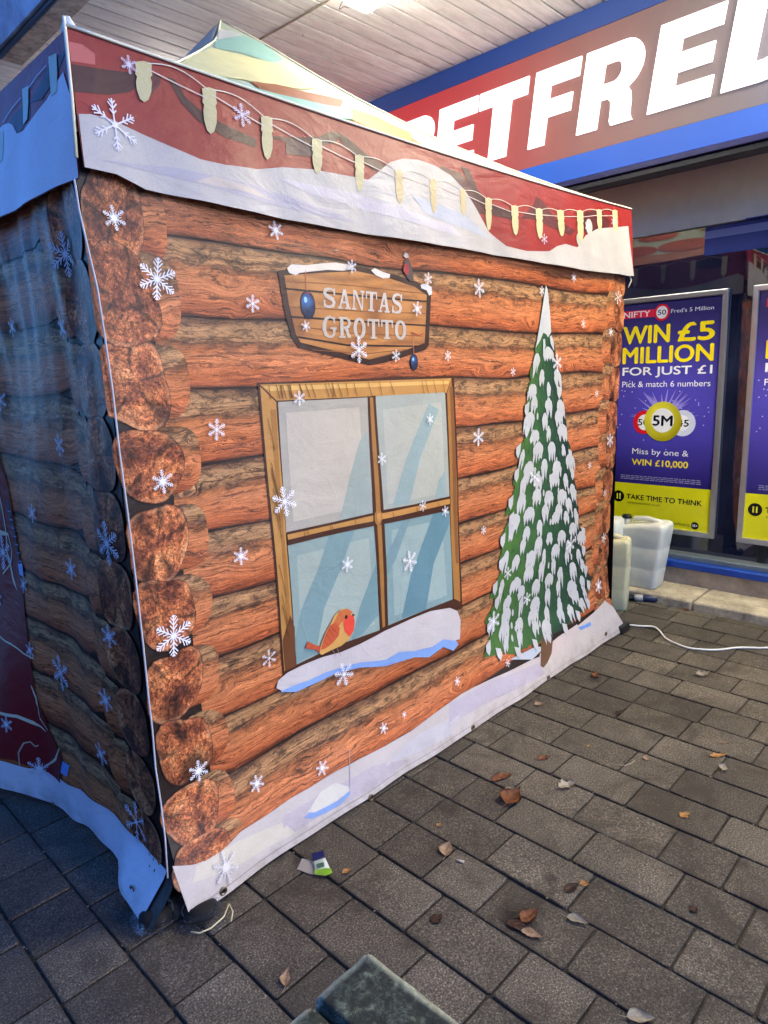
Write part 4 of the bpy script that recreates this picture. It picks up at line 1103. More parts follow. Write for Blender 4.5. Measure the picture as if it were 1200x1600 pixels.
# ---- left panel
ny, nz = 110, 80
U, V = np.meshgrid(np.linspace(0, 1, ny), np.linspace(0, 1, nz), indexing='ij')
zlo = lambda y: .03+.02*np.sin(y*7)*sstep(1.9, 2.3, y)
yy = 1.735+U*2.95
z0 = zlo(yy); zz = z0+V*(2.14-z0)
yy = np.where(U == 0, Yf(.775, np.maximum(zz, .1))+.004, yy)
me = grid_mesh('left_panel', np.stack([Xl(yy, zz), yy, zz], -1))
ca = me.color_attributes.new('Col', 'FLOAT_COLOR', 'CORNER'); ca.data.foreach_set('color', list((*BRN, 1))*len(me.loops))
left = link('left_panel', me, M['print'], gaz)
def strip_left(i, y0_, y1_):
    xs = np.arange(y0_, y1_, .03).tolist()+[y1_]; m = 8
    P = np.zeros((len(xs), m, 3)); UV = np.zeros((len(xs), m, 2))
    for a, y_ in enumerate(xs):
        x = .95+(y_-1.9)
        zt = float(line(i, x))-.0025; zb = max(float(line(i+1, x))+.0025, .12)
        e = min(abs(y_-xs[0]), abs(xs[-1]-y_)); q = 1-math.sqrt(max(0, 1-min(1, e/.07)))*.22; mid = (zt+zb)/2
        for b in range(m):
            v = b/(m-1); z_ = mid+(zb+(zt-zb)*v-mid)*q
            P[a, b] = map_left(np.array([y_]), np.array([z_]), np.array([.0008]))[0]; UV[a, b] = (y_, v)
    link('printed_log', grid_mesh('printed_log', P, UV), M['log'], left)
for i in range(10): strip_left(i, 1.97, 4.6)
for i in range(10):
    z_ = 1.955-i*.198
    if z_ < .15: z_ = .19
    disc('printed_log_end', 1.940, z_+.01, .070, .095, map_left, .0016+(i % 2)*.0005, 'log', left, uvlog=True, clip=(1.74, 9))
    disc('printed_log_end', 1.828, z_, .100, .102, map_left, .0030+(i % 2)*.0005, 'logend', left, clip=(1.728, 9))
def Lp(pts): return [pl(*p) for p in pts]
# white hem band of the left panel
s = Sheet()
ys = np.arange(1.70, 4.66, .05)
s.poly([(y_, float(zlo(y_))) for y_ in ys]+[(y_, float(zlo(y_))+.115+.02*math.sin(y_*3+1)) for y_ in ys[::-1]], c(206, 206, 214), .0048)
s.build('hem_band', map_left, M['print'], left)
for q in ((86, 1256), (209, 1388)): gromm(*q, 'l')
# dark red door shape with curling cream ribbon and studded hinge strip
s = Sheet(); w0 = .0052; DR = c(112, 20, 26)
s.poly(Lp([(-40, 700), (0, 715), (15, 760), (30, 850), (40, 940), (47, 1000), (60, 1090), (80, 1140), (100, 1185), (96, 1222), (60, 1200), (20, 1185), (-40, 1170)]), DR, w0)
s.poly([(3.3, .2), (3.3, 1.75), (2.95, 1.72), (2.72, 1.45), (2.64, 1.2), (2.64, .6), (2.75, .2)], DR, w0-.0004)
s.rib(Lp([(14, 782), (22, 820), (30, 860), (36, 892)]), .022, c(24, 34, 58), w0+.0006)
for k_ in range(7): s.rib(Lp([(15+k_*3, 798+k_*13), (20+k_*3, 799+k_*13)]), .004, c(120, 140, 180), w0+.001)
s.poly(Lp([(31, 880), (38, 880), (40, 900), (34, 897)]), c(130, 170, 220), w0+.001)
s.poly(Lp([(101, 1188), (112, 1195), (108, 1212), (98, 1206)]), c(110, 150, 215), w0+.001)
CR = c(200, 190, 160)
s.rib(Lp([(0, 760), (8, 800), (14, 860), (24, 905), (30, 922)]), [.010, .012, .010, .012, .004], CR, w0+.0012)
s.rib(Lp([(-5, 828), (6, 832), (16, 834), (22, 860), (20, 880), (8, 896)]), [.02, .02, .014, .01, .008, .006], CR, w0+.0016)
s.rib(Lp([(0, 990), (20, 1005), (40, 1020), (56, 1028)]), .006, CR, w0+.0012)
s.rib(Lp([(0, 1112), (30, 1118), (55, 1128), (75, 1142)]), [.012, .012, .014, .004], CR, w0+.0012)
s.rib(Lp([(52, 1070), (60, 1090), (65, 1120), (78, 1140)]), [.006, .01, .008, .003], CR, w0+.0014)
s.rib(Lp([(70, 1162), (58, 1165), (50, 1158), (40, 1160), (32, 1175), (34, 1195)]), .006, c(170, 150, 130), w0+.0012)
s.rib(Lp([(96, 1168), (90, 1185), (76, 1195)]), [.004, .012, .006], CR, w0+.0012)
s.rib(Lp([(95, 1168), (100, 1190), (96, 1222)]), .006, c(26, 20, 26), w0+.0008)
s.build('printed_door', map_left, M['print'], left)
for i, (px, py, r_, kd) in enumerate([(108, 398, 40, 0), (102, 512, 21, 1), (24, 511, 17, 1), (97, 695, 18, 0), (55, 801, 15, 1), (172, 848, 34, 0), (116, 888, 17, 1), (99, 1050, 26, 0), (175, 993, 18, 1), (170, 1092, 17, 1), (162, 1176, 16, 1), (218, 1282, 30, 2), (66, 1200, 18, 1), (9, 862, 26, 0), (3, 625, 18, 1), (14, 1130, 13, 1), (51, 1015, 13, 1), (41, 912, 14, 1), (2, 935, 14, 1)]):
    u, v = pl(px, py); _, v2 = pl(px, py-r_)
    s = Sheet(); s.flake(u, v, abs(v2-v), c(196, 198, 210), .0088, R(90), kd); s.build('printed_snowflake', map_left, M['print'], left, .04)

# ---- back and right panels (plain log print)
def wall_sheet(name, mp, a0, a1):
    s = Sheet(); s.poly([(a0, .01), (a1, .01), (a1, .16), (a0, .16)], WHT); s.poly([(a0, .16), (a1, .16), (a1, 2.13), (a0, 2.13)], BRN)
    o = s.build(name, mp, M['print'], gaz, .2)
    return o
mr = lambda u, v, wv: np.stack([0*u+3.71+wv+.004*np.sin(u*9), u, v], -1)
mbk = lambda u, v, wv: np.stack([u, 0*u+4.70+wv+.004*np.sin(u*9), v], -1)
rp_ = wall_sheet('right_panel', mr, 1.74, 4.69); bp_ = wall_sheet('back_panel', mbk, .78, 3.70)
for par, mp, a0 in ((rp_, mr, 1.80), (bp_, mbk, .85)):
    for i in range(9):
        xs = np.linspace(a0, a0+2.8, 24); P = np.zeros((24, 4, 3)); UV = np.zeros((24, 4, 2))
        for a, x in enumerate(xs):
            zt, zb = LL[i]-.006, LL[i+1]+.006
            for b in range(4):
                z_ = zb+(zt-zb)*b/3; P[a, b] = mp(np.array([x]), np.array([z_]), np.array([.001]))[0]; UV[a, b] = (x, b/3)
        link('printed_log', grid_mesh('printed_log', P, UV), M['log'], par)

# ---- roof
EZ = 2.352; XA, XB, YA, YB = .768, 3.722, 1.708, 4.73; PK = np.array([2.235, 3.20, 3.315])
corner = {'front': ((XA, YA), (XB, YA)), 'right': ((XB, YA), (XB, YB)), 'back': ((XB, YB), (XA, YB)), 'left': ((XA, YB), (XA, YA))}
_sv = [0, .15, .3, .5, .7, .8, .9, .96, 1.0]
_deep = [0, .07, .12, .135, .115, .10, .085, .055, 0]; _firm = [0, .045, .075, .090, .070, .045, .014, .005, 0]
sag_at = {(XA, YA): _deep, (XA, YB): _deep, (XB, YA): _firm, (XB, YB): _firm}
def roof_sag(side, u, v):
    a, b = corner[side]
    sa, sb = np.interp(v, _sv, sag_at[a]), np.interp(v, _sv, sag_at[b])
    k_ = np.clip(u, 0, 1); q = 4*k_*(1-k_)
    return -(sa*(1-k_)**1.5+sb*(1-(1-k_)**1.5))-.018*q*(1-v)
def roof_map(side):
    (ax, ay), (bx, by) = corner[side]
    A = np.array([ax, ay, EZ]); B = np.array([bx, by, EZ]); nrm = np.cross(B-A, PK-A); nrm = nrm/np.linalg.norm(nrm)
    if nrm[2] < 0: nrm = -nrm
    def mp(u, v, wv):
        # u 0..1 along the eave, v 0..1 towards the peak
        u = np.asarray(u); v = np.asarray(v)
        base = A[None]*(1-u[:, None])+B[None]*u[:, None]
        P = base*(1-v[:, None])+PK[None]*v[:, None]
        q = np.clip(4*u*(1-u), 0, 1)
        P[:, 2] += roof_sag(side, u, v)+.004*np.sin(u*23+v*9)*(1-v)
        return P+nrm[None]*np.asarray(wv)[:, None]
    return mp
def roof_uv(px, py):
    """photo point on the front slope -> (u, v)"""
    A = np.array([XA, YA, EZ]); B = np.array([XB, YA, EZ]); n_ = np.cross(B-A, PK-A); r = ray(px, py)
    u = v = .5
    for _ in range(8):
        dz = np.array([0, 0, float(roof_sag('front', u, v))])
        t = np.dot(A+dz-CAM, n_)/np.dot(r, n_); p = CAM+r*t-dz
        v2 = min(max((p[2]-EZ)/(PK[2]-EZ), 0), .99); b = (p-v2*PK)/(1-v2); u2 = (b[0]-XA)/(XB-XA)
        u, v = .5*u+.5*min(max(u2, -.2), 1.2), .5*v+.5*v2
    return (u, v)
RC = {'w': c(216, 218, 214), 't': c(160, 200, 192), 'y': c(200, 210, 192), 'b': c(150, 84, 52), 'o': c(206, 140, 96)}
for side in corner:
    s = Sheet()
    for a in range(26):
        for b in range(24):
            u0, u1 = a/26, (a+1)/26; v0, v1 = b/24, min((b+1)/24, .999)
            s.poly([(u0, v0), (u1, v0), (u1, v1), (u0, v1)], RC['y'] if (v0 > .10 or side == 'left') else c(206, 130, 88))
    rf = s.build('roof', roof_map(side), M['print_roof'], gaz, 0)
    s = Sheet()
    if side == 'front':
        Q = lambda pts: [roof_uv(*p) for p in pts]
        cu = lambda q: [(min(max(a, .004), .996), min(max(b, .004), .985)) for a, b in q]
        s.poly(cu(Q([(305, 62), (325, 38), (335, 34), (350, 40), (400, 72), (420, 90), (380, 66), (345, 62), (320, 64)])), c(216, 218, 220), .003)
        s.poly(cu(Q([(250, 94), (290, 70), (320, 62), (300, 82), (265, 98)])), RC['t'], .004)
        s.poly(cu(Q([(325, 60), (360, 58), (400, 72), (440, 95), (420, 98), (370, 82), (335, 76)])), RC['t'], .004)
        s.poly(cu(Q([(262, 104), (300, 86), (330, 76), (380, 88), (440, 104), (500, 138), (470, 140), (380, 126), (300, 112)])), c(230, 224, 176), .005)
        s.poly(cu(Q([(390, 128), (430, 134), (480, 146), (535, 158), (530, 170), (470, 158), (410, 142)])), c(160, 96, 62), .006)
        s.poly(cu(Q([(330, 118), (400, 140), (470, 158), (545, 172), (560, 190), (480, 180), (400, 156), (340, 134)])), c(150, 200, 190), .007)
        s.poly(cu(Q([(545, 172), (590, 185), (640, 210), (640, 222), (580, 205), (548, 190)])), c(196, 176, 110), .008)
        s.poly(cu(Q([(470, 178), (560, 194), (640, 216), (700, 250), (640, 240), (560, 214), (480, 192)])), RC['o'], .006)
    else:
        for k_ in range(3):
            zt = .2+.2*k_; n_ = 5-k_
            for j in range(n_):
                cu_ = (j+.5+(k_ % 2)*.2)/n_; 
                s.ell(min(cu_, .86), zt, .10, .085, c(196, 96, 74) if side == 'right' else RC['b'], .004+.001*(j % 2)+.002*k_, 18)
        s.poly([(.02, .62), (.3, .55), (.6, .60), (.97, .56), (.97, .985), (.02, .985)], RC['w'], .012)
    s.build('roof_print', roof_map(side), M['print_roof'], rf, .1)
# ridge piping along the four hips
for (x, y) in ((XA, YA), (XB, YA), (XB, YB), (XA, YB)):
    pts = []
    for t in np.linspace(0, 1, 20):
        p_ = np.array([x, y, EZ])*(1-t)+PK*t; p_[2] += .004-float(np.interp(t, _sv, sag_at[(x, y)])); pts.append(tuple(p_))
    MB().tube(pts, .0045, 6).build('ridge_piping', M['piping'] if 'piping' in M else M.setdefault('piping', plain('cream_piping', c(222, 216, 190), .6, var=.05)), gaz, True)
# small pointed tip of the frame under the near corner
MB().tube([(.79, 1.735, 2.30), (.785, 1.73, 2.36), (.782, 1.728, 2.385)], [.022, .020, .007], 8).build('corner_cap', plain('cream_cloth', c(214, 210, 196), .6, var=.05), gaz, True)

# ---- valances
def val_map(side):
    def wave(t): return .006*np.sin(t*7)+.004*np.sin(t*17+1)
    def mp(u, v, wv):
        u = np.asarray(u, float); v = np.asarray(v, float); wv = np.asarray(wv, float)
        k_ = np.clip((EZ-v)/.33, 0, 2)
        o = .018*k_+wave(u)*k_+.0022*np.sin(u*34+v*14)*k_**.5
        sag = -.02*np.clip(1-((u-2.2)/1.5)**2, 0, 1)*(v-2.0)/.35
        if side == 'front': return np.stack([u, YA-.003-o-wv, v+sag], -1)
        if side == 'left':
            o = o+.02*np.sin(np.clip((u-1.72)/1.5, 0, 1)*math.pi)*k_
            return np.stack([XA-.003-o-wv, u, v+sag*.5], -1)
        if side == 'right': return np.stack([XB+.003+o+wv, u, v+sag], -1)
        return np.stack([u, YB+.003+o+wv, v+sag], -1)
    return mp
def pv(px, py):
    p = hity(px, py, YA-.012); return (p[0], p[2])
def pvl(px, py):
    p = hitx(px, py, XA-.02); return (p[1], p[2])
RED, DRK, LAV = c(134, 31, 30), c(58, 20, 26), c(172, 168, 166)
def low_edge(side, a0, a1):
    n_ = 40; pts = []
    for i in range(n_+1):
        t = i/n_; a = a0+(a1-a0)*t
        if side == 'front': z = 2.032-.030*math.sin(t*math.pi*.9)-.006*math.sin(t*9)+(.02 if t < .03 else 0)+(-.008 if t > .96 else 0)
        else: z = 2.030-.012*math.sin(t*math.pi)-.005*math.sin(t*11)
        pts.append((a, z))
    return pts
def base_val(side, a0, a1, back):
    s = Sheet(); le = low_edge(side, a0, a1)
    s.poly([(a0, EZ+.004)]+le+[(a1, EZ+.004)], RED, 0)
    return s.build('valance', val_map(side), M['print'], gaz, .04)
vf = base_val('front', XA-.004, XB+.004, False); vl = base_val('left', YA-.002, YB, False); vr = base_val('right', YA-.002, YB, False); vbk = base_val('back', XA, XB, False)
# front artwork
s = Sheet(); V_ = lambda pts: [pv(*p) for p in pts]
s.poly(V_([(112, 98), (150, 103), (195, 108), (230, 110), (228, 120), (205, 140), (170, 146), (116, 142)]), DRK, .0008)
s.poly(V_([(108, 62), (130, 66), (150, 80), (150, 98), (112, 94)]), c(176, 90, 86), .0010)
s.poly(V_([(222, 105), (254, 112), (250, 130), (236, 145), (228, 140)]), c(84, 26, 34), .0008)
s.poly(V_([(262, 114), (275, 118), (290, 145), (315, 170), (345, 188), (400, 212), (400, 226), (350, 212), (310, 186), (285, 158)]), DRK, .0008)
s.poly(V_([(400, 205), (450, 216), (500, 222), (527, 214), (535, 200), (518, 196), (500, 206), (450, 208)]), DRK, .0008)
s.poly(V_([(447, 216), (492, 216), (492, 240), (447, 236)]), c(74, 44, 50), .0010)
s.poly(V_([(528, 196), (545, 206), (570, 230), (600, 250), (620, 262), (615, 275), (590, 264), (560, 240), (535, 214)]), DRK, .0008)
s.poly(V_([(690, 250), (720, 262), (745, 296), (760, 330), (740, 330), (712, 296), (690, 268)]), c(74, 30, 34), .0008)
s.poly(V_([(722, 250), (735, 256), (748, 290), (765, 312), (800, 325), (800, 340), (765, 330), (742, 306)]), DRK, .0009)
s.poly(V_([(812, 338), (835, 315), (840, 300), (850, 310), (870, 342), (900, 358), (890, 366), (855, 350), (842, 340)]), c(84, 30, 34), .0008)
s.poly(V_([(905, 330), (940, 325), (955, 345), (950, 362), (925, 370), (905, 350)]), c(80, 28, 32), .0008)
low = [(x, z-.003) for x, z in low_edge('front', XA-.003, XB+.003)]
lowc = [(x, z+.0032) for x, z in low]
s.poly(V_([(122, 178), (140, 178), (175, 186), (220, 207), (265, 228), (310, 248), (350, 257), (400, 262), (440, 258), (485, 260), (520, 266), (560, 272), (575, 276), (592, 262), (610, 246), (630, 240), (655, 241), (680, 250), (705, 266), (725, 290), (745, 325), (765, 360), (790, 384), (820, 392), (855, 392), (866, 384), (880, 380), (893, 384), (902, 385), (915, 366), (935, 355), (982, 353)])+lowc[::-1], LAV, .0020)
s.ell(*pv(921, 352), .035, .038, LAV, .0022, 18); s.ell(*pv(905, 372), .03, .03, LAV, .0022, 14)
for (a, b, cc) in (([(150, 250), (260, 275), (400, 315), (560, 350), (520, 330), (400, 290), (270, 262)], c(162, 158, 168), .0026), ([(430, 275), (560, 300), (700, 350), (720, 370), (600, 335), (480, 300)], c(180, 175, 182), .0026), ([(300, 285), (380, 300), (430, 315), (380, 290), (330, 275)], c(182, 170, 162), .0028), ([(640, 300), (720, 330), (770, 375), (720, 355), (660, 330)], c(164, 168, 182), .0026)): s.poly(V_(a), b, cc)
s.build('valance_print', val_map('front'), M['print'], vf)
bulbs = [(225, 92, 157, 13), (327, 132, 207, 11), (417, 176, 246, 9), (495, 211, 268, 8), (562, 236, 296, 7), (622, 260, 316, 6), (676, 274, 331, 5), (722, 290, 334, 4), (764, 304, 358, 5), (804, 317, 366, 5), (842, 322, 372, 5), (875, 325, 368, 5), (907, 326, 378, 5), (937, 325, 358, 4), (962, 327, 362, 4)]
s = Sheet(); BC = c(206, 200, 160)
tops = []
for (px, y0_, y1_, hw) in bulbs:
    f_ = c(186, 176, 134) if px < 600 or px > 740 else c(184, 166, 124)
    P_ = lambda dx, t: pv(px+dx*hw, y0_+(y1_-y0_)*t)
    s.poly([P_(-1, 0), P_(-.95, .22), P_(-1.05, .3), P_(-.8, .36), P_(-.95, .5), P_(-.85, .7), P_(-.5, .92), P_(0, 1), P_(.5, .94), P_(.85, .75), P_(.95, .5), P_(.8, .38), P_(1.05, .32), P_(.95, .24), P_(1, .02), P_(0, -.03)], f_, .0034)
    tops.append((px, y0_))
for (a, b), (e, f_) in zip(tops, tops[1:]):
    d_ = e-a; pts = []
    for t in np.linspace(0, 1, 9): pts.append((a+6*d_/90+t*(d_-8*d_/90), b+(f_-b)*t-math.sin(math.pi*t)*d_*.13+2))
    s.rib(V_(pts), .0028, c(206, 196, 180), .0038)
    s.rib(V_([(a+4, b+10), (e-4, f_+10*d_/100+6)]), .0035, c(198, 180, 170), .0036)
s.build('printed_lights', val_map('front'), M['print'], vf)
for (px, py, r_, kd, cc) in ((178, 195, 42, 2, c(216, 214, 226)), (202, 97, 15, 1, None), (378, 174, 19, 0, None), (848, 372, 9, 0, None), (918, 351, 10, 0, None), (959, 345, 8, 0, None)):
    u, v = pv(px, py); v2 = pv(px, py-r_)[1]; s = Sheet(); s.flake(u, v, v2-v, cc or c(206, 196, 214), .0042, R(90), kd); s.build('printed_snowflake', val_map('front'), M['print'], vf, .04)
# left artwork
s = Sheet(); VL = lambda pts: [pvl(*p) for p in pts]
lowl = low_edge('left', YA, 4.6)
s.poly([(1.705, 2.213)]+VL([(90, 105), (78, 125), (68, 150), (50, 180), (35, 200), (25, 205), (17, 190), (10, 187), (0, 190)])+[(2.5, 2.24), (2.9, 2.16), (3.4, 2.26), (4.0, 2.16), (4.6, 2.2)]+[(a, b+.002) for a, b in lowl[::-1]], c(206, 206, 214), .0020)
s.poly(VL([(95, 62), (80, 80), (70, 105), (70, 90), (60, 110), (48, 140), (40, 155), (60, 150), (75, 120)]), c(50, 24, 34), .0010)
s.poly(VL([(40, 148), (20, 170), (8, 188), (18, 212), (30, 200), (44, 175)]), c(46, 22, 30), .0010)
for (px, a, b, hw) in ((72, 80, 145, 6), (32, 132, 190, 5), (-2, 205, 255, 5)):
    s.poly(VL([(px-hw, a), (px-hw+4, a+(b-a)*.5), (px+2, b), (px+hw+4, b-8), (px+hw+3, a+(b-a)*.4), (px+hw, a-6)]), c(176, 196, 176), .0030)
s.rib(VL([(64, 94), (50, 112), (36, 134)]), .003, c(190, 180, 190), .0034); s.rib(VL([(26, 146), (12, 166), (0, 186)]), .003, c(190, 180, 190), .0034)
for k_ in range(3): s.ell(2.7+k_*.65, 2.33, .09, .07, c(56, 24, 34), .001+k_*.0003, 16)
s.build('valance_print', val_map('left'), M['print'], vl)
s = Sheet()   # right valance, seen as a reflection
s.poly([(YA, 2.16)]+[(a, 2.16+.04*math.sin(a*5)) for a in np.arange(1.75, 4.7, .08)]+[(a, b+.002) for a, b in low_edge('right', YA, YB)[::-1]], LAV, .002)
for a in np.arange(1.85, 4.6, .23):
    s.poly([(a-.02, 2.33), (a+.02, 2.33), (a+.018, 2.20), (a, 2.17), (a-.018, 2.20)], BC, .004)
    s.rib([(a+.02, 2.32), (a+.11, 2.345), (a+.21, 2.32)], .004, BC, .0045)
for k_ in range(4): s.ell(1.95+k_*.7, 2.30, .14, .05, DRK, .001+k_*.0003, 16)
s.build('valance_print', val_map('right'), M['print'], vr)
# hem stitching / top piping
MB().tube([(x, YA-.006, EZ+.005-.02*max(0, 1-((x-2.2)/1.5)**2)*1.0) for x in np.linspace(XA, XB, 40)], .004, 5).build('top_piping', M['piping'], gaz, True)
MB().tube([(XA-.004, YA-.004, EZ+.02), (XA-.010, YA-.010, 2.2), (XA-.020, YA-.018, 2.07)], .004, 6).build('corner_piping', M['piping'], gaz, True)
# white zip piping down the near corner
zp = [(116, 280), (124, 330), (138, 390), (152, 450), (163, 520), (176, 610), (186, 700), (198, 790), (208, 870), (216, 940), (224, 1010), (231, 1080), (238, 1140), (243, 1200), (252, 1260), (258, 1310), (262, 1372)]
MB().tube([tuple(hity(px, py, Y0-.014-(.05 if py > 1250 else 0)*(py-1250)/120)) for px, py in zp], .0026, 6).build('zip_piping', plain('white_piping', c(176, 178, 184), .5, var=.04), gaz, True)
# right edge flap and cord
MB().tube([(3.712, 1.70, 2.03), (3.72, 1.69, 1.99), (3.70, 1.695, 1.955)], .004, 5).build('tie_cord', M['piping'], gaz, True)

# legs, feet and weights
leg = MB()
for (x, y) in ((.83, 1.79), (3.60, 1.79), (.83, 4.6), (3.64, 4.6)):
    MB().box(x-.02, x+.02, y-.02, y+.02, .01, 2.33, .004).build('leg', M['black'], gaz)
    MB().box(x-.05, x+.05, y-.05, y+.05, .0, .01).build('foot', M['black'], gaz)
MB().box(3.60, 3.70, 1.615, 1.72, .002, .045, .006).build('foot', M['black'], gaz)
kpl = NT('clear_plastic'); pn = kpl.pos(); nz_ = kpl.noise(pn, 55, 4, .6, 1.5)
gl = kpl.n('BsdfGlossy'); gl.inputs['Roughness'].default_value = .12; gl.inputs['Color'].default_value = (.75, .8, .9, 1); tb = kpl.n('BsdfTransparent'); tb.inputs[0].default_value = (.93, .94, .96, 1)
kpl.l(kpl.bump(nz_, 1, .02), gl.inputs['Normal']); mx = kpl.n('MixShader'); fr_ = kpl.n('LayerWeight'); fr_.inputs[0].default_value = .45
kpl.l(kpl.bump(nz_, 1, .02), fr_.inputs['Normal']); kpl.l(kpl.math('ADD', kpl.math('MULTIPLY', fr_.outputs['Fresnel'], .30), .03, True), mx.inputs[0]); kpl.l(tb.outputs[0], mx.inputs[1]); kpl.l(gl.outputs[0], mx.inputs[2]); kpl.l(mx.outputs[0], kpl.out.inputs[0])
M['clear'] = kpl.m
M['rubber'] = plain('black_rubber', c(6, 6, 7), .9, bumps=.2)
M['tie'] = plain('pale_cord', c(196, 190, 150), .6, var=.1)
def weight(px, py, label, lean, wd):
    p0 = pg(px, py); root = empty('tent_weight', tuple(p0), label, 'weight', 'wrapped weights at the near corner of the gazebo')
    m = MB(); n_ = 14
    prof = [(0, .042), (.005, .050), (.020, .052), (.032, .048), (.038, .040), (.041, .020)]
    m.tube([(p0[0]+lean[0]*h, p0[1]+lean[1]*h, h+.001) for h, r_ in prof], [r_*wd for h, r_ in prof], n_)
    m.build('weight_body', M['rubber'], root, True)
    b = MB(); rr_ = random.Random(int(px)); rings = []
    for j in range(9):
        h = j*.0055+.002; rr0 = (.058+.016*math.sin(j*.9+px))*wd*(1 if j < 6 else 1-.16*(j-5))
        rings.append([b.bm.verts.new((p0[0]+lean[0]*h+math.cos(a)*(rr0+rr_.uniform(-.007, .009)), p0[1]+lean[1]*h+math.sin(a)*(rr0+rr_.uniform(-.007, .009)), h)) for a in np.linspace(0, 2*math.pi, 23)[:-1]])
    for r0, r1 in zip(rings, rings[1:]):
        for i in range(22): b.bm.faces.new((r0[i], r0[(i+1) % 22], r1[(i+1) % 22], r1[i]))
    b.build('plastic_wrap', M['clear'], root, False)
    ring = [(p0[0]+lean[0]*.05+math.cos(a)*.0505*wd, p0[1]+lean[1]*.05+math.sin(a)*.0505*wd,   .024+.004*math.sin(a*2)) for a in np.linspace(0, 2*math.pi, 20)]
    MB().tube(ring, .0018, 5).build('tie', M['tie'], root, True)
weight(243, 1446, 'black tent weight in clear plastic under the bluish hem of the gazebo', (.35, .5), .95)
weight(316, 1434, 'black tent weight in clear plastic under the first eyelet of the white hem', (.1, .4), 1.0)
p_ = pg(330, 1432)
tag(MB().tube([tuple(pg(361, 1440, .008)), tuple(pg(364, 1424, .02)), tuple(pg(358, 1412, .03)), tuple(pg(350, 1432, .035)), tuple(pg(330, 1450, .034)), tuple(pg(312, 1458, .032)), tuple(pg(298, 1456, .03))], .0022, 5).build('cord', M['tie'], None, True), 'pale cord tied round the wrapped tent weight by the front hem', 'cord')

# ================================================================== JERRY CANS, HOSE, CABLE
def jug_mat(name, col):
    k = NT(name); p = k.pos(); n1 = k.noise(p, 9, 5, .6)
    k.set(base=k.ramp(n1, [(.3, tuple(x*.86 for x in col)), (.65, col)]), rough=.38, sss=.25, normal=k.bump(k.noise(p, 14, 3), .25, .01))
    k.b.inputs['Subsurface Radius'].default_value = (.05, .04, .03); k.b.inputs['Subsurface Scale'].default_value = .3
    return k.m
M['jug_w'] = jug_mat('white_polythene', c(216, 216, 200)); M['jug_c'] = jug_mat('cream_polythene', c(206, 198, 156))
def jug2(x, y, z0, w, d, h, taper, rot, mat, label, capside=1, tilt=(0, 0)):
    root = empty('jerry_can', (x, y, z0), label, 'jerry can', 'plastic jerry cans between the gazebo and the shop')
    root.rotation_euler = (tilt[0], tilt[1], rot)
    def addp(name, m, mt, par):
        me = bpy.data.meshes.new(name); bmesh.ops.recalc_face_normals(m.bm, faces=m.bm.faces); m.bm.to_mesh(me); m.bm.free()
        for p in me.polygons: p.use_smooth = True
        me.materials.append(mt); o = bpy.data.objects.new(name, me); COL.objects.link(o); o.parent = par; return o
    m = MB(); rings = []
    lv = [(0, .90), (.008, .96), (.03, 1.0), (.28, 1.0), (.30, .985), (.32, 1.0), (.60, 1.0), (.62, .985), (.64, 1.0), (.88, 1.0), (.94, .985), (.975, .94), (.995, .84), (1.0, .66)]
    for t, k_ in lv:
        ww = (taper+(1-taper)*t); hw, hd = w/2*ww*k_, d/2*(.5+.5*ww)*k_; r_ = min(hw, hd)*.34; rg = []
        for (sx, sy, a0) in ((1, 1, 0), (-1, 1, 90), (-1, -1, 180), (1, -1, 270)):
            for q in range(5):
                a = R(a0+q*22.5); px_ = sx*(hw-r_)+math.cos(a)*r_; zt = t*h
                if t > .85: zt -= .045*max(0, px_*-capside/(w/2)+.2)*(t-.85)/.15
                rg.append(m.bm.verts.new((px_, sy*(hd-r_)+math.sin(a)*r_, zt)))
        rings.append(rg)
    for r0, r1 in zip(rings, rings[1:]):
        for i in range(20): m.bm.faces.new((r0[i], r0[(i+1) % 20], r1[(i+1) % 20], r1[i]))
    m.bm.faces.new(rings[0][::-1]); m.bm.faces.new(rings[-1])
    addp('body', m, mat, root)
    cx = capside*-w*.36
    n_ = MB(); n_.tube([(cx, 0, h-.04), (cx, 0, h+.006)], .026, 14); addp('neck', n_, mat, root)
    q = MB(); q.tube([(cx, 0, h-.002), (cx, 0, h+.002), (cx, 0, h+.018), (cx, 0, h+.022)], [.030, .032, .031, .026], 18); addp('cap', q, M['black'], root)
    hd_ = MB(); hd_.tube([(cx-cx*.35, 0, h-.012), (cx-cx*.5, 0, h+.004), (-cx*.2, 0, h+.010), (-cx*.8, 0, h-.002), (-cx*1.05, 0, h-.03)], [.014, .017, .018, .017, .014], 8); addp('handle', hd_, mat, root)
    return root
jug2(4.395, 1.845, .060, .345, .20, .455, .66, R(-90), M['jug_w'], 'large white jerry can standing on the kerb in front of the yellow poster band', -1 * -1, (0, 0))
jug2(4.00, 1.905, .0, .27, .15, .47, .93, R(-72), M['jug_c'], 'cream jerry can standing on the paving right against the gazebo corner', 1)
jug2(4.24, 2.07, .0, .26, .20, .535, .95, R(-80), M['jug_w'], 'white jerry can half hidden between the gazebo and the cream can', 1)

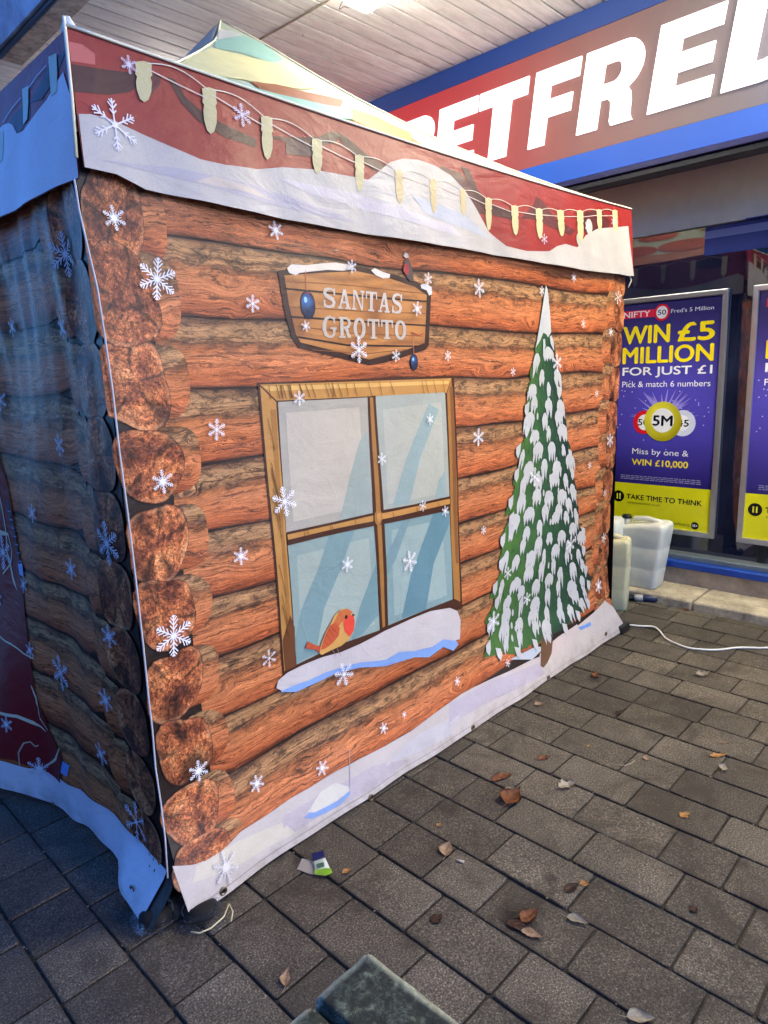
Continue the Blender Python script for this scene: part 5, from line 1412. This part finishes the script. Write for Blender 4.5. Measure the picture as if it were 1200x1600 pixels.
hose = empty('hose_connector', tuple(pg(1000, 933)), 'black and blue hose connector lying on the paving below the white jerry can', 'connector')
a_, b_ = pg(962, 932, .022), pg(1043, 937, .022)
hp = lambda t: tuple(a_+(b_-a_)*t)
MB().tube([hp(-.3), hp(.0), hp(.36)], [.016, .018, .020], 14).build('hose', M['black'], hose, True)
MB().tube([hp(.36), hp(.38), hp(.52), hp(.53)], [.019, .024, .024, .022], 16).build('collar', plain('grey_plastic', c(150, 150, 146), .5), hose, True)
MB().tube([hp(.53), hp(.56), hp(.86), hp(.87), hp(.97), hp(1.0)], [.021, .025, .025, .022, .022, .018], 16).build('plug', plain('dark_blue_plastic', c(26, 40, 74), .45), hose, True)
cp_ = [(948, 961), (955, 962), (965, 968), (978, 975), (1000, 978), (1020, 979), (1030, 985), (1040, 997), (1055, 1005), (1075, 1012), (1100, 1015), (1125, 1015), (1150, 1012), (1175, 1012), (1200, 1012), (1260, 1005), (1340, 1000)]
cpw = [pg(px, py, .006) for px, py in cp_]
sm_ = []
for i in range(len(cpw)-1):
    p0, p1, p2, p3 = cpw[max(i-1, 0)], cpw[i], cpw[i+1], cpw[min(i+2, len(cpw)-1)]
    for t in np.linspace(0, 1, 6)[:-1]: sm_.append(tuple(.5*((2*p1)+(-p0+p2)*t+(2*p0-5*p1+4*p2-p3)*t*t+(-p0+3*p1-3*p2+p3)*t**3)))
tag(MB().tube(sm_, .0052, 8).build('power_cable', plain('white_cable', c(226, 224, 214), .45, var=.04), None, True), 'white electric cable snaking from the gazebo corner across the paving', 'cable')

# ================================================================== LITTER AND LEAVES
def leaf_mat(name, c1, c2):
    k = NT(name); p = k.pos(); uv = k.n('UVMap'); uv.uv_map = 'UVMap'; s_ = k.n('SeparateXYZ'); k.l(uv.outputs[0], s_.inputs[0])
    n1 = k.noise(p, 60, 5, .7)
    col = k.ramp(n1, [(.35, c1), (.65, c2)])
    ve = k.math('ABSOLUTE', k.math('SUBTRACT', k.math('FRACT', k.math('ADD', k.math('MULTIPLY', s_.outputs[0], 7), k.math('MULTIPLY', k.math('ABSOLUTE', s_.outputs[1]), -5))), .5))
    vein = k.math('SUBTRACT', 1, k.math('MULTIPLY', ve, 12, True), True)
    mid = k.math('SUBTRACT', 1, k.math('MULTIPLY', k.math('ABSOLUTE', s_.outputs[1]), 14, True), True)
    vv_ = k.math('MAXIMUM', vein, mid)
    col = k.mix(k.math('MULTIPLY', vv_, .35), col, tuple(x*.45 for x in c1))
    k.set(base=col, rough=.6, normal=k.bump(vv_, .4, .002)); return k.m
LM = {'tan': leaf_mat('tan_leaf', c(150, 116, 88), c(196, 170, 140)), 'brown': leaf_mat('brown_leaf', c(96, 54, 30), c(156, 96, 56)), 'dark': leaf_mat('dark_leaf', c(48, 28, 20), c(84, 52, 38)),
      'gold': leaf_mat('golden_leaf', c(160, 112, 56), c(204, 158, 96)), 'pale': leaf_mat('pale_leaf', c(160, 148, 126), c(206, 196, 172))}
def leaf(px, py, L, Wd, ang, mat, label, curl=.25, lobed=False, zo=.0):
    L *= 1.2; Wd *= 1.15; curl *= 1.5
    p0 = pg(px, py, .006); rr_ = random.Random(int(px*7+py)); bm = bmesh.new(); uvl = bm.loops.layers.uv.new('UVMap')
    n_ = 12; m_ = 4; G = []; uvd = {}
    bx, by = rr_.uniform(.5, 1)*curl, rr_.uniform(.3, 1)*curl
    for i in range(n_+1):
        t = i/n_; hw = Wd/2*(math.sin(math.pi*t**.72)**1.15*1.08 if 0 < t < 1 else .02)
        if lobed: hw *= (1+.35*math.sin(t*19)); 
        hw *= 1+rr_.uniform(-.14, .10); row = []
        bend = (t-.5)**2
        for j in range(-m_, m_+1):
            q = j/m_; x = (t-.5)*L; y_ = q*hw+.06*L*math.sin(t*4)
            z = .001+zo+bx*L*bend*1.2*(1.6 if t > .5 else .7)+by*abs(q)**1.4*hw*(1.7 if q > 0 else .6)+.10*hw*math.sin(t*11+q*3+px)*abs(q)+rr_.uniform(0, .0006)
            v = bm.verts.new((x, y_, z)); row.append(v); uvd[v] = (t, q*.5)
        G.append(row)
    for a, b in zip(G, G[1:]):
        for j in range(2*m_): bm.faces.new((a[j], b[j], b[j+1], a[j+1]))
    # stalk
    v0 = G[0][m_].co.copy()
    for f in bm.faces:
        f.smooth = True
        for lp in f.loops: lp[uvl].uv = uvd[lp.vert]
    bmesh.ops.solidify(bm, geom=bm.faces[:], thickness=.0003)
    q0 = Vector((-L*.5, .0, v0.z)); prev = None
    for i_ in range(5):
        cc_ = q0+Vector((-L*.075*i_, L*.02*i_*i_*.3, .0006)); rg_ = [bm.verts.new(cc_+Vector((0, math.cos(a)*.0008, math.sin(a)*.0008))) for a in (0, 2.1, 4.2)]
        if prev:
            for j_ in range(3): bm.faces.new((prev[j_], prev[(j_+1) % 3], rg_[(j_+1) % 3], rg_[j_]))
        prev = rg_
    me = bpy.data.meshes.new('fallen_leaf'); bm.to_mesh(me); bm.free(); me.materials.append(LM[mat])
    o = bpy.data.objects.new('fallen_leaf', me); COL.objects.link(o); o.location = (p0[0], p0[1], .001); o.rotation_euler = (0, 0, R(ang))
    tag(o, label, 'leaf', 'fallen leaves on the paving')
    return o
leaf(801, 1246, .088, .062, 8, 'brown', 'largest brown leaf on the paving, curled up beside the flat one near the middle', .35)
leaf(798, 1236, .04, .025, -30, 'pale', 'small pale leaf lying on the tip of the largest brown leaf', .3, zo=.006)
leaf(785, 1213, .085, .034, -20, 'brown', 'flat thin brown leaf just behind the largest brown leaf', .08)
leaf(699, 1326, .058, .042, 30, 'tan', 'pale tan pointed leaf alone between the packet and the largest leaf', .25)
leaf(543, 1360, .032, .016, -15, 'gold', 'small golden leaf scrap just right of the torn packet', .3)
leaf(448, 1527, .046, .024, 45, 'tan', 'curled beige leaf near the tip of the mossy block on its left', .5)
leaf(828, 1430, .062, .034, -8, 'brown', 'orange brown leaf on top of the pair in the dark hollow', .35)
leaf(831, 1458, .052, .026, -70, 'tan', 'beige leaf under the orange brown one in the dark hollow', .2)
leaf(810, 1445, .06, .03, -70, 'dark', 'rotted dark leaf pressed into the dark hollow of a broken block', .05)
leaf(903, 1437, .054, .022, -72, 'pale', 'narrow pale leaf lying right of the pair in the hollow', .25)
leaf(894, 1386, .048, .024, -10, 'dark', 'dark brown leaf touching a small yellow leaf', .2)
leaf(914, 1380, .026, .017, -50, 'gold', 'small yellow leaf touching the dark brown leaf', .2)
leaf(1071, 1272, .040, .026, -12, 'gold', 'golden lobed leaf alone in the sunlit band at the right', .2, True)
leaf(887, 1227, .070, .032, -22, 'pale', 'pale crumpled lobed leaf right of the largest brown leaf', .35, True)
leaf(1002, 1590, .058, .028, -50, 'pale', 'pale ribbed leaf at the bottom edge of the picture', .35)
leaf(1098, 1054, .060, .036, -40, 'pale', 'pale crumpled leaf nearest below the white cable', .6, True)
leaf(1123, 1180, .062, .022, -38, 'gold', 'long golden leaf near the right edge above a curled one', .25, True)
leaf(1131, 1200, .040, .026, 10, 'pale', 'small curled pale leaf just below the long golden one', .6)
leaf(1133, 1160, .04, .010, -40, 'tan', 'thin tan leaf sliver above the long golden leaf', .2)
leaf(843, 1100, .045, .024, -30, 'tan', 'small tan curled leaf near the white hem of the gazebo', .5)
leaf(850, 1184, .045, .022, -30, 'brown', 'small brown torn leaf between the hem and the golden leaf scrap', .3, True)
leaf(683, 1433, .036, .026, 0, 'dark', 'dark wet leaf left of the hollow with the pair of leaves', .1)
leaf(1083, 1418, .024, .022, 70, 'dark', 'tiny dark brown leaf in the right part of the paving', .2)
leaf(686, 1287, .020, .013, 10, 'gold', 'tiny golden leaf scrap above the pale tan pointed leaf', .2)
leaf(920, 1164, .018, .011, 10, 'gold', 'tiny golden speck of leaf in the middle of a block', .2)
leaf(1050, 945, .055, .026, -60, 'pale', 'pale leaf on the paving at the end of the hose connector', .2)
leaf(1072, 952, .05, .022, -60, 'brown', 'brown leaf lying at the foot of the kerb', .2)
leaf(932, 1055, .05, .03, 10, 'brown', 'brown curled leaf beside the hem near the foot of the fir tree', .4, True)
leaf(970, 1112, .05, .02, -20, 'dark', 'thin dark leaf lying flat between two joints at the right', .15, True)
leaf(1010, 1183, .03, .02, 20, 'tan', 'small tan leaf right of the thin pale straw', .3)
# debris: twigs, stones and crumbs nobody could count
db = MB(); rd = random.Random(77)
def ok(x, y): return not (x > .8 and y > 1.66)
for i in range(420):
    x, y = rd.uniform(.1, 4.2), rd.uniform(.1, 3.2)
    if not ok(x, y): continue
    if rd.random() < .6:   # sit in a joint
        x = 1.172+round((x-1.172)/PW)*PW+rd.uniform(-.003, .003)
    r_ = rd.uniform(.0012, .0042)
    q = bmesh.ops.create_icosphere(db.bm, subdivisions=1, radius=r_)
    for v in q['verts']: v.co = Vector((v.co.x*rd.uniform(.7, 1.3)+x, v.co.y+y, v.co.z*.6+r_*.3))
o = db.build('grit', plain('pale_grit', c(120, 108, 92), .9, var=.5, scale=90)); tag(o, 'grit and crumbs caught in the joints of the paving', None, None, 'stuff')
tw = MB()
for i in range(46):
    x, y = rd.uniform(.9, 3.8), rd.uniform(.3, 1.55); a = rd.uniform(0, 6.3); L = rd.uniform(.012, .045)
    tw.tube([(x, y, .003), (x+math.cos(a)*L*.5, y+math.sin(a)*L*.5, .005), (x+math.cos(a+.4)*L, y+math.sin(a+.4)*L, .003)], .0008, 4)
o = tw.build('twigs', plain('dry_twig', c(96, 78, 58), .8, var=.4)); tag(o, 'tiny dry twigs and stalks scattered over the paving', None, None, 'stuff')
kms = NT('joint_moss'); kms.set(base=kms.ramp(kms.noise(kms.pos(), 90, 3), [(.3, c(36, 38, 20)), (.7, c(76, 78, 40))]), rough=.95)
gr = MB()
for i in range(520):
    kx = rd.randint(-4, 14); x = 1.172+kx*PW+rd.uniform(-.004, .004); y = rd.uniform(.2, 3.0)
    if not ok(x, y) or math.sin(y*7+kx*1.7)+math.sin(y*17+kx) < .5: continue
    a = rd.uniform(0, 6.3); L = rd.uniform(.003, .009)
    gr.tube([(x, y, -.006), (x+math.cos(a)*L*.4, y+math.sin(a)*L*.4, L*.5-.002), (x+math.cos(a)*L, y+math.sin(a)*L, L*.8-.002)], [.0012, .001, .0004], 3)
o = gr.build('moss', kms.m); tag(o, 'moss and small weeds growing in the paving joints', None, None, 'stuff')
tag(MB().tube([tuple(pg(960, 1194, .004)), tuple(pg(975, 1196, .006)), tuple(pg(986, 1193, .005)), tuple(pg(992, 1188, .004))], .0011, 5).build('straw', LM['pale'], None, True), 'thin pale straw lying on the paving left of the sunlit band', 'straw')
tag(MB().tube([tuple(pg(714, 1344, .005)), tuple(pg(725, 1347, .005))], .0038, 8).build('cigarette_end', M['kerb'], None, True), 'cigarette end lying just right of the pale tan pointed leaf', 'cigarette end')
# torn packet
pk = empty('torn_packet', tuple(pg(492, 1352)), 'torn air freshener packet with blue top and green corner by the white hem', 'packet')
pm = MB(); g = lambda x, y, z: tuple(pg(x, y, z))
def card(name, pts, col, zt):
    m = MB(); f = m.bm.faces.new([m.bm.verts.new(g(x, y, z+zt)) for x, y, z in pts])
    bmesh.ops.solidify(m.bm, geom=[f], thickness=.0005); return m.build(name, plain(name+'_card', col, .35, var=.05), pk)
card('back_card', [(464, 1358, .003), (472, 1341, .010), (486, 1344, .012), (500, 1352, .006), (510, 1369, .002), (485, 1366, .002)], c(196, 190, 180), 0)
card('front_card', [(490, 1346, .012), (508, 1340, .016), (519, 1364, .004), (510, 1368, .003), (494, 1366, .004)], c(206, 216, 200), .004)
card('blue_top', [(486, 1334, .016), (505, 1329, .020), (508, 1339, .017), (489, 1345, .014)], c(26, 42, 110), .0045)
card('green_corner', [(509, 1356, .0075), (517, 1357, .0065), (519, 1364, .004), (510, 1368, .0035), (492, 1366, .0045), (491, 1360, .0065)], c(150, 200, 60), .0058)
card('logo_patch', [(494, 1350, .010), (506, 1347, .012), (507, 1354, .009), (496, 1357, .008)], c(96, 130, 110), .0060)

# ================================================================== MOSSY BLOCK IN THE FOREGROUND
BZ = .50
kmb = NT('mossy_stone'); bp2 = kmb.pos(); a1 = kmb.noise(bp2, 34, 9, .78, .3); a2 = kmb.noise(bp2, 60, 5, .75); a3 = kmb.noise(bp2, 7, 4, .6)
mcol = kmb.ramp(a1, [(.36, c(14, 18, 12)), (.50, c(36, 42, 30)), (.60, c(84, 92, 76)), (.70, c(140, 146, 128))])
mcol = kmb.mix(.7, mcol, kmb.ramp(a2, [(.35, (.4, .42, .38)), (.5, (1, 1, 1)), (.68, (1.6, 1.6, 1.5))]), 'MULTIPLY')
edge_n = kmb.n('NewGeometry'); pt_ = kmb.ramp(edge_n.outputs['Pointiness'], [(.50, (0, 0, 0)), (.54, (1, 1, 1))])
sx_ = kmb.n('SeparateXYZ'); kmb.l(bp2, sx_.inputs[0])
cx_, cy_ = float(pg(575, 1481, BZ)[0]), float(pg(575, 1481, BZ)[1])
exx = kmb.math('SUBTRACT', cx_, sx_.outputs[0]); eyy = kmb.math('SUBTRACT', cy_, sx_.outputs[1])
em = kmb.math('MINIMUM', exx, eyy)
em2 = kmb.ramp(kmb.math('ADD', em, kmb.math('MULTIPLY', kmb.math('SUBTRACT', a3, .5), .012)), [(.010, (1, 1, 1)), (.020, (0, 0, 0))])
mcol = kmb.mix(kmb.math('MULTIPLY', em2, .75), mcol, kmb.ramp(a2, [(.35, c(128, 132, 110)), (.65, c(190, 196, 172))]))
kmb.set(base=mcol, rough=.85, normal=kmb.bump(kmb.math('ADD', a1, kmb.math('MULTIPLY', a2, .4)), .8, .008)); M['moss'] = kmb.m
blk = empty('stone_block', (cx_-.2, cy_-.2, 0), 'weathered mossy stone block with worn pale edges at the bottom of the picture', 'block')
def rough_box(x0, x1, y0, y1, z0, z1, bev):
    m = MB().box(x0, x1, y0, y1, z0, z1)
    bmesh.ops.bevel(m.bm, geom=m.bm.edges[:], offset=bev, segments=2, affect='EDGES')
    bmesh.ops.subdivide_edges(m.bm, edges=[e for e in m.bm.edges if e.calc_length() > .06], cuts=14, use_grid_fill=True)
    from mathutils import noise as nz__
    for v in m.bm.verts: v.co += Vector((nz__.noise(v.co*18), nz__.noise(v.co*18+Vector((7, 0, 0))), nz__.noise(v.co*22+Vector((0, 9, 0)))))*.0030
    return m
rough_box(cx_-.136, cx_, cy_-.42, cy_, BZ-.09, BZ, .009).build('cap_stone', M['moss'], blk, True)
rough_box(cx_-.40, cx_-.141, cy_-.42, cy_-.002, BZ-.092, BZ-.003, .009).build('cap_stone', M['moss'], blk, True)
MB().box(cx_-.37, cx_-.03, cy_-.39, cy_-.03, -.01, BZ-.091, .006).build('pedestal', M['conc'], blk)

# ================================================================== ACROSS THE STREET (seen only as light and reflections)
opp = empty('street_building', (-14, 0, 0), 'brick building across the precinct behind the photographer', 'building')
kbr = NT('red_brick'); bt = kbr.n('TexBrick'); bt.inputs['Scale'].default_value = 1; bt.inputs['Brick Width'].default_value = .22; bt.inputs['Row Height'].default_value = .075; bt.inputs['Mortar Size'].default_value = .006
bt.inputs['Color1'].default_value = (*c(120, 66, 46), 1); bt.inputs['Color2'].default_value = (*c(92, 52, 40), 1); bt.inputs['Mortar'].default_value = (*c(120, 112, 100), 1)
kbr.l(kbr.mapping(kbr.pos(), rot=(R(90), 0, R(90))), bt.inputs['Vector']); kbr.set(base=bt.outputs[0], rough=.9)
MB().box(-22, -14, -16, 18, 0, 8).build('wall', kbr.m, opp)
for yb in np.arange(-14, 17, 3.2):
    for zb in (1.0, 4.4):
        f_ = MB().box(-14.02, -13.94, yb-.06, yb+1.66, zb-.06, zb+1.56).build('window_frame', plain('white_frame', c(190, 190, 186), .5) if 'wf' not in M else M['wf'], opp); M['wf'] = f_.data.materials[0]
        MB().box(-13.95, -13.93, yb, yb+1.6, zb, zb+1.5).build('window_pane', M['glass'], opp)
MB().box(-22.2, -13.7, -16.2, 18.2, 8.001, 8.2).build('parapet', M['conc'], opp)
